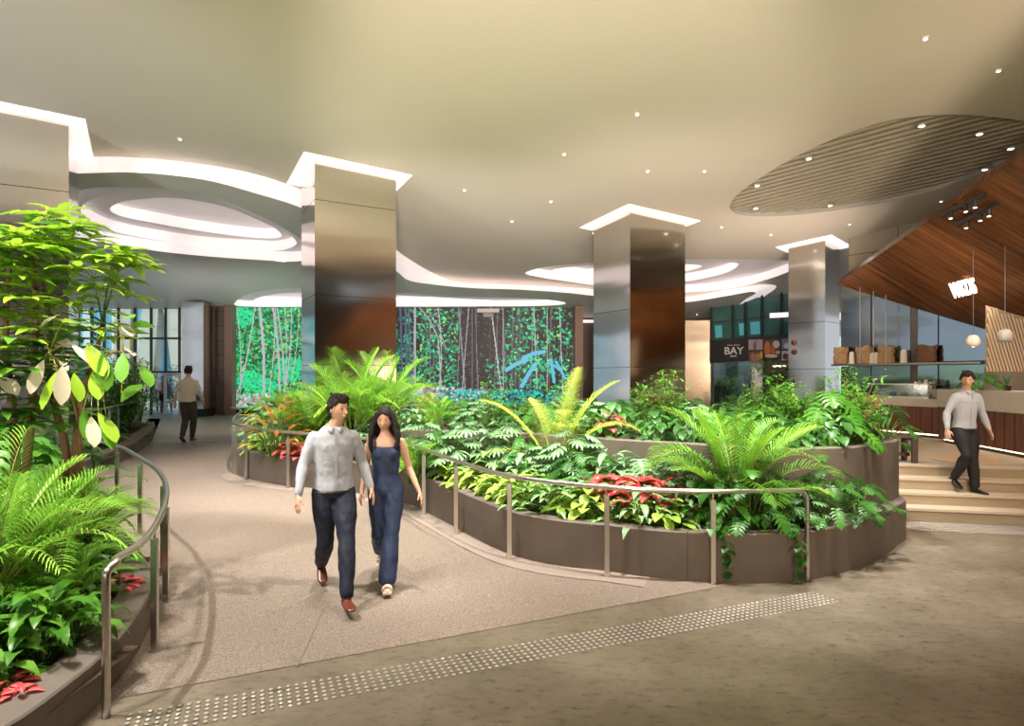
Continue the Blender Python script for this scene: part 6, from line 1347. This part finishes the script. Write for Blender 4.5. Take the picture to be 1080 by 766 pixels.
# woman in a blue denim jumpsuit
pw = Vector(((407-CX)/F*5.95, 5.95, 0)); pw.z = fz(pw.x, pw.y)
Wp = dict(hip=(0,0,.96), chest=(0,-.01,1.33), head=(-.01,-.03,1.632), shR=(-.148,0,1.415), shL=(.148,0,1.415), elR=(-.205,.08,1.15), elL=(.225,.02,1.15), wrR=(-.235,.0,.93), wrL=(.335,-.10,.925),
  hpR=(-.08,0,.94), hpL=(.08,0,.94), knL=(.065,-.14,.53), anL=(.035,-.24,.11), knR=(-.06,-.02,.50), anR=(-.075,.36,.26), toeL=(.1,-1,-.02), toeR=(-.05,-1,.75))
w, P = person(pw, math.radians(6), .955, Wp, (math.radians(-6), .05), 'woman with long dark hair in a sleeveless blue denim jumpsuit and cream sandals', None, DENIM, SANDAL, fem=True)
random.seed(8); b = MB()
for i in range(13):
    t = -.12+1.12*i/12; th = math.asin(min(t, .995)); m_ = max(6, int(30*math.cos(th)))
    for k in range(m_):
        a = 6.2832*k/m_; x, y, z = math.cos(th)*math.cos(a)*.078, math.cos(th)*math.sin(a)*.098, t*.120
        if y < .0 and (x/.064)**2+((z+.012)/.080)**2 < 1: continue
        b.ball(P(x, y+.006, z+.003), .017, 8, 6)
for i in range(60):
    u = rnd(-1.25, 1.25); a = math.pi/2+u*1.55; x0, y0 = .080*math.cos(a), .085*math.sin(a)+.014; fr_ = y0 < .02; L0 = rnd(.30,.42) if fr_ else rnd(.34,.46)
    pts = [P(x0*1.06, y0, .07)]
    for k in range(1, 8):
        t = k/7; wv = .010*math.sin(t*9+i); sx = 1 if x0 > 0 else -1; pts.append(P(x0+sx*(.055*math.sin(t*1.9))+wv, y0*(1-.2*t)-(.055*t if fr_ else -.035*t)+.0, .06-L0*t))
    b.tube(pts, [.015,.018,.020,.021,.021,.019,.015,.006], 7)
vox(b, 'hair', HAIR, w, .008, 1)
# man coming down the cafe steps
pc = Vector(((1019-CX)/F*9.18, 9.18, RI*2+.0))
Cp = dict(hip=(0,.04,.93), chest=(0,.01,1.34), head=(-.02,-.04,1.645), shR=(-.168,0,1.40), shL=(.168,0,1.40), elR=(-.275,.04,1.16), elL=(.285,.03,1.16), wrR=(-.33,-.03,.93), wrL=(.35,-.02,.92),
  hpR=(-.088,.03,.90), hpL=(.088,.03,.90), knR=(-.10,-.13,.56), anR=(-.085,.12,.20), knL=(.08,-.02,.48), anL=(.10,-.05,.075), toeR=(-.1,-1,.45), toeL=(.1,-1,.0))
person(pc, math.radians(6), 1.0, Cp, (math.radians(-38), .10), 'man in white shirt and black trousers walking down the cafe steps', pbr('white_shirt', (.40,.42,.47), .8, bump=.8, bscale=7), BLACKT, BLACK_SH, vs=.013)
# man walking away at the top of the ramp
pf = G(198, 467); pf.y = 14.7; pf.x = (198.5-CX)/F*14.7; pf.z = fz(pf.x, pf.y)+.01
Fp = dict(hip=(0,0,.94), chest=(0,0,1.35), head=(0,-.02,1.66), shR=(-.168,0,1.41), shL=(.168,0,1.41), elR=(-.25,-.03,1.17), elL=(.26,.06,1.17), wrR=(-.27,-.17,.95), wrL=(.31,-.02,.93),
  hpR=(-.085,0,.92), hpL=(.085,0,.92), knR=(-.075,-.12,.52), anR=(-.04,-.12,.10), knL=(.07,-.02,.50), anL=(.04,.24,.16), toeR=(0,-1,.0), toeL=(0,-1,.5))
person(pf, math.radians(186), 1.0, Fp, (0, 0), 'man in cream shirt walking away at the top of the ramp', SHIRT_C, BROWNT, BLACK_SH, vs=.016, hi=False)
# person in red beyond the doors
pr = ray(172.5, 434, 27.2); pr.z = .5
Rp = dict(hip=(0,0,.92), chest=(0,-.02,1.33), head=(0,-.06,1.62), shR=(-.17,0,1.42), shL=(.17,0,1.42), elR=(-.22,0,1.16), elL=(.22,0,1.16), wrR=(-.16,-.16,1.05), wrL=(.16,-.16,1.05),
  hpR=(-.085,0,.90), hpL=(.085,0,.90), knR=(-.085,-.03,.50), anR=(-.08,0,.08), knL=(.085,-.03,.50), anL=(.08,0,.08), toeR=(0,-1,.0), toeL=(0,-1,.0))
person(pr, 0, .93, Rp, (0, .1), 'person in red top standing beyond the glass doors at the far left', REDSH, BLACKT, BLACK_SH, vs=.018, hi=False)
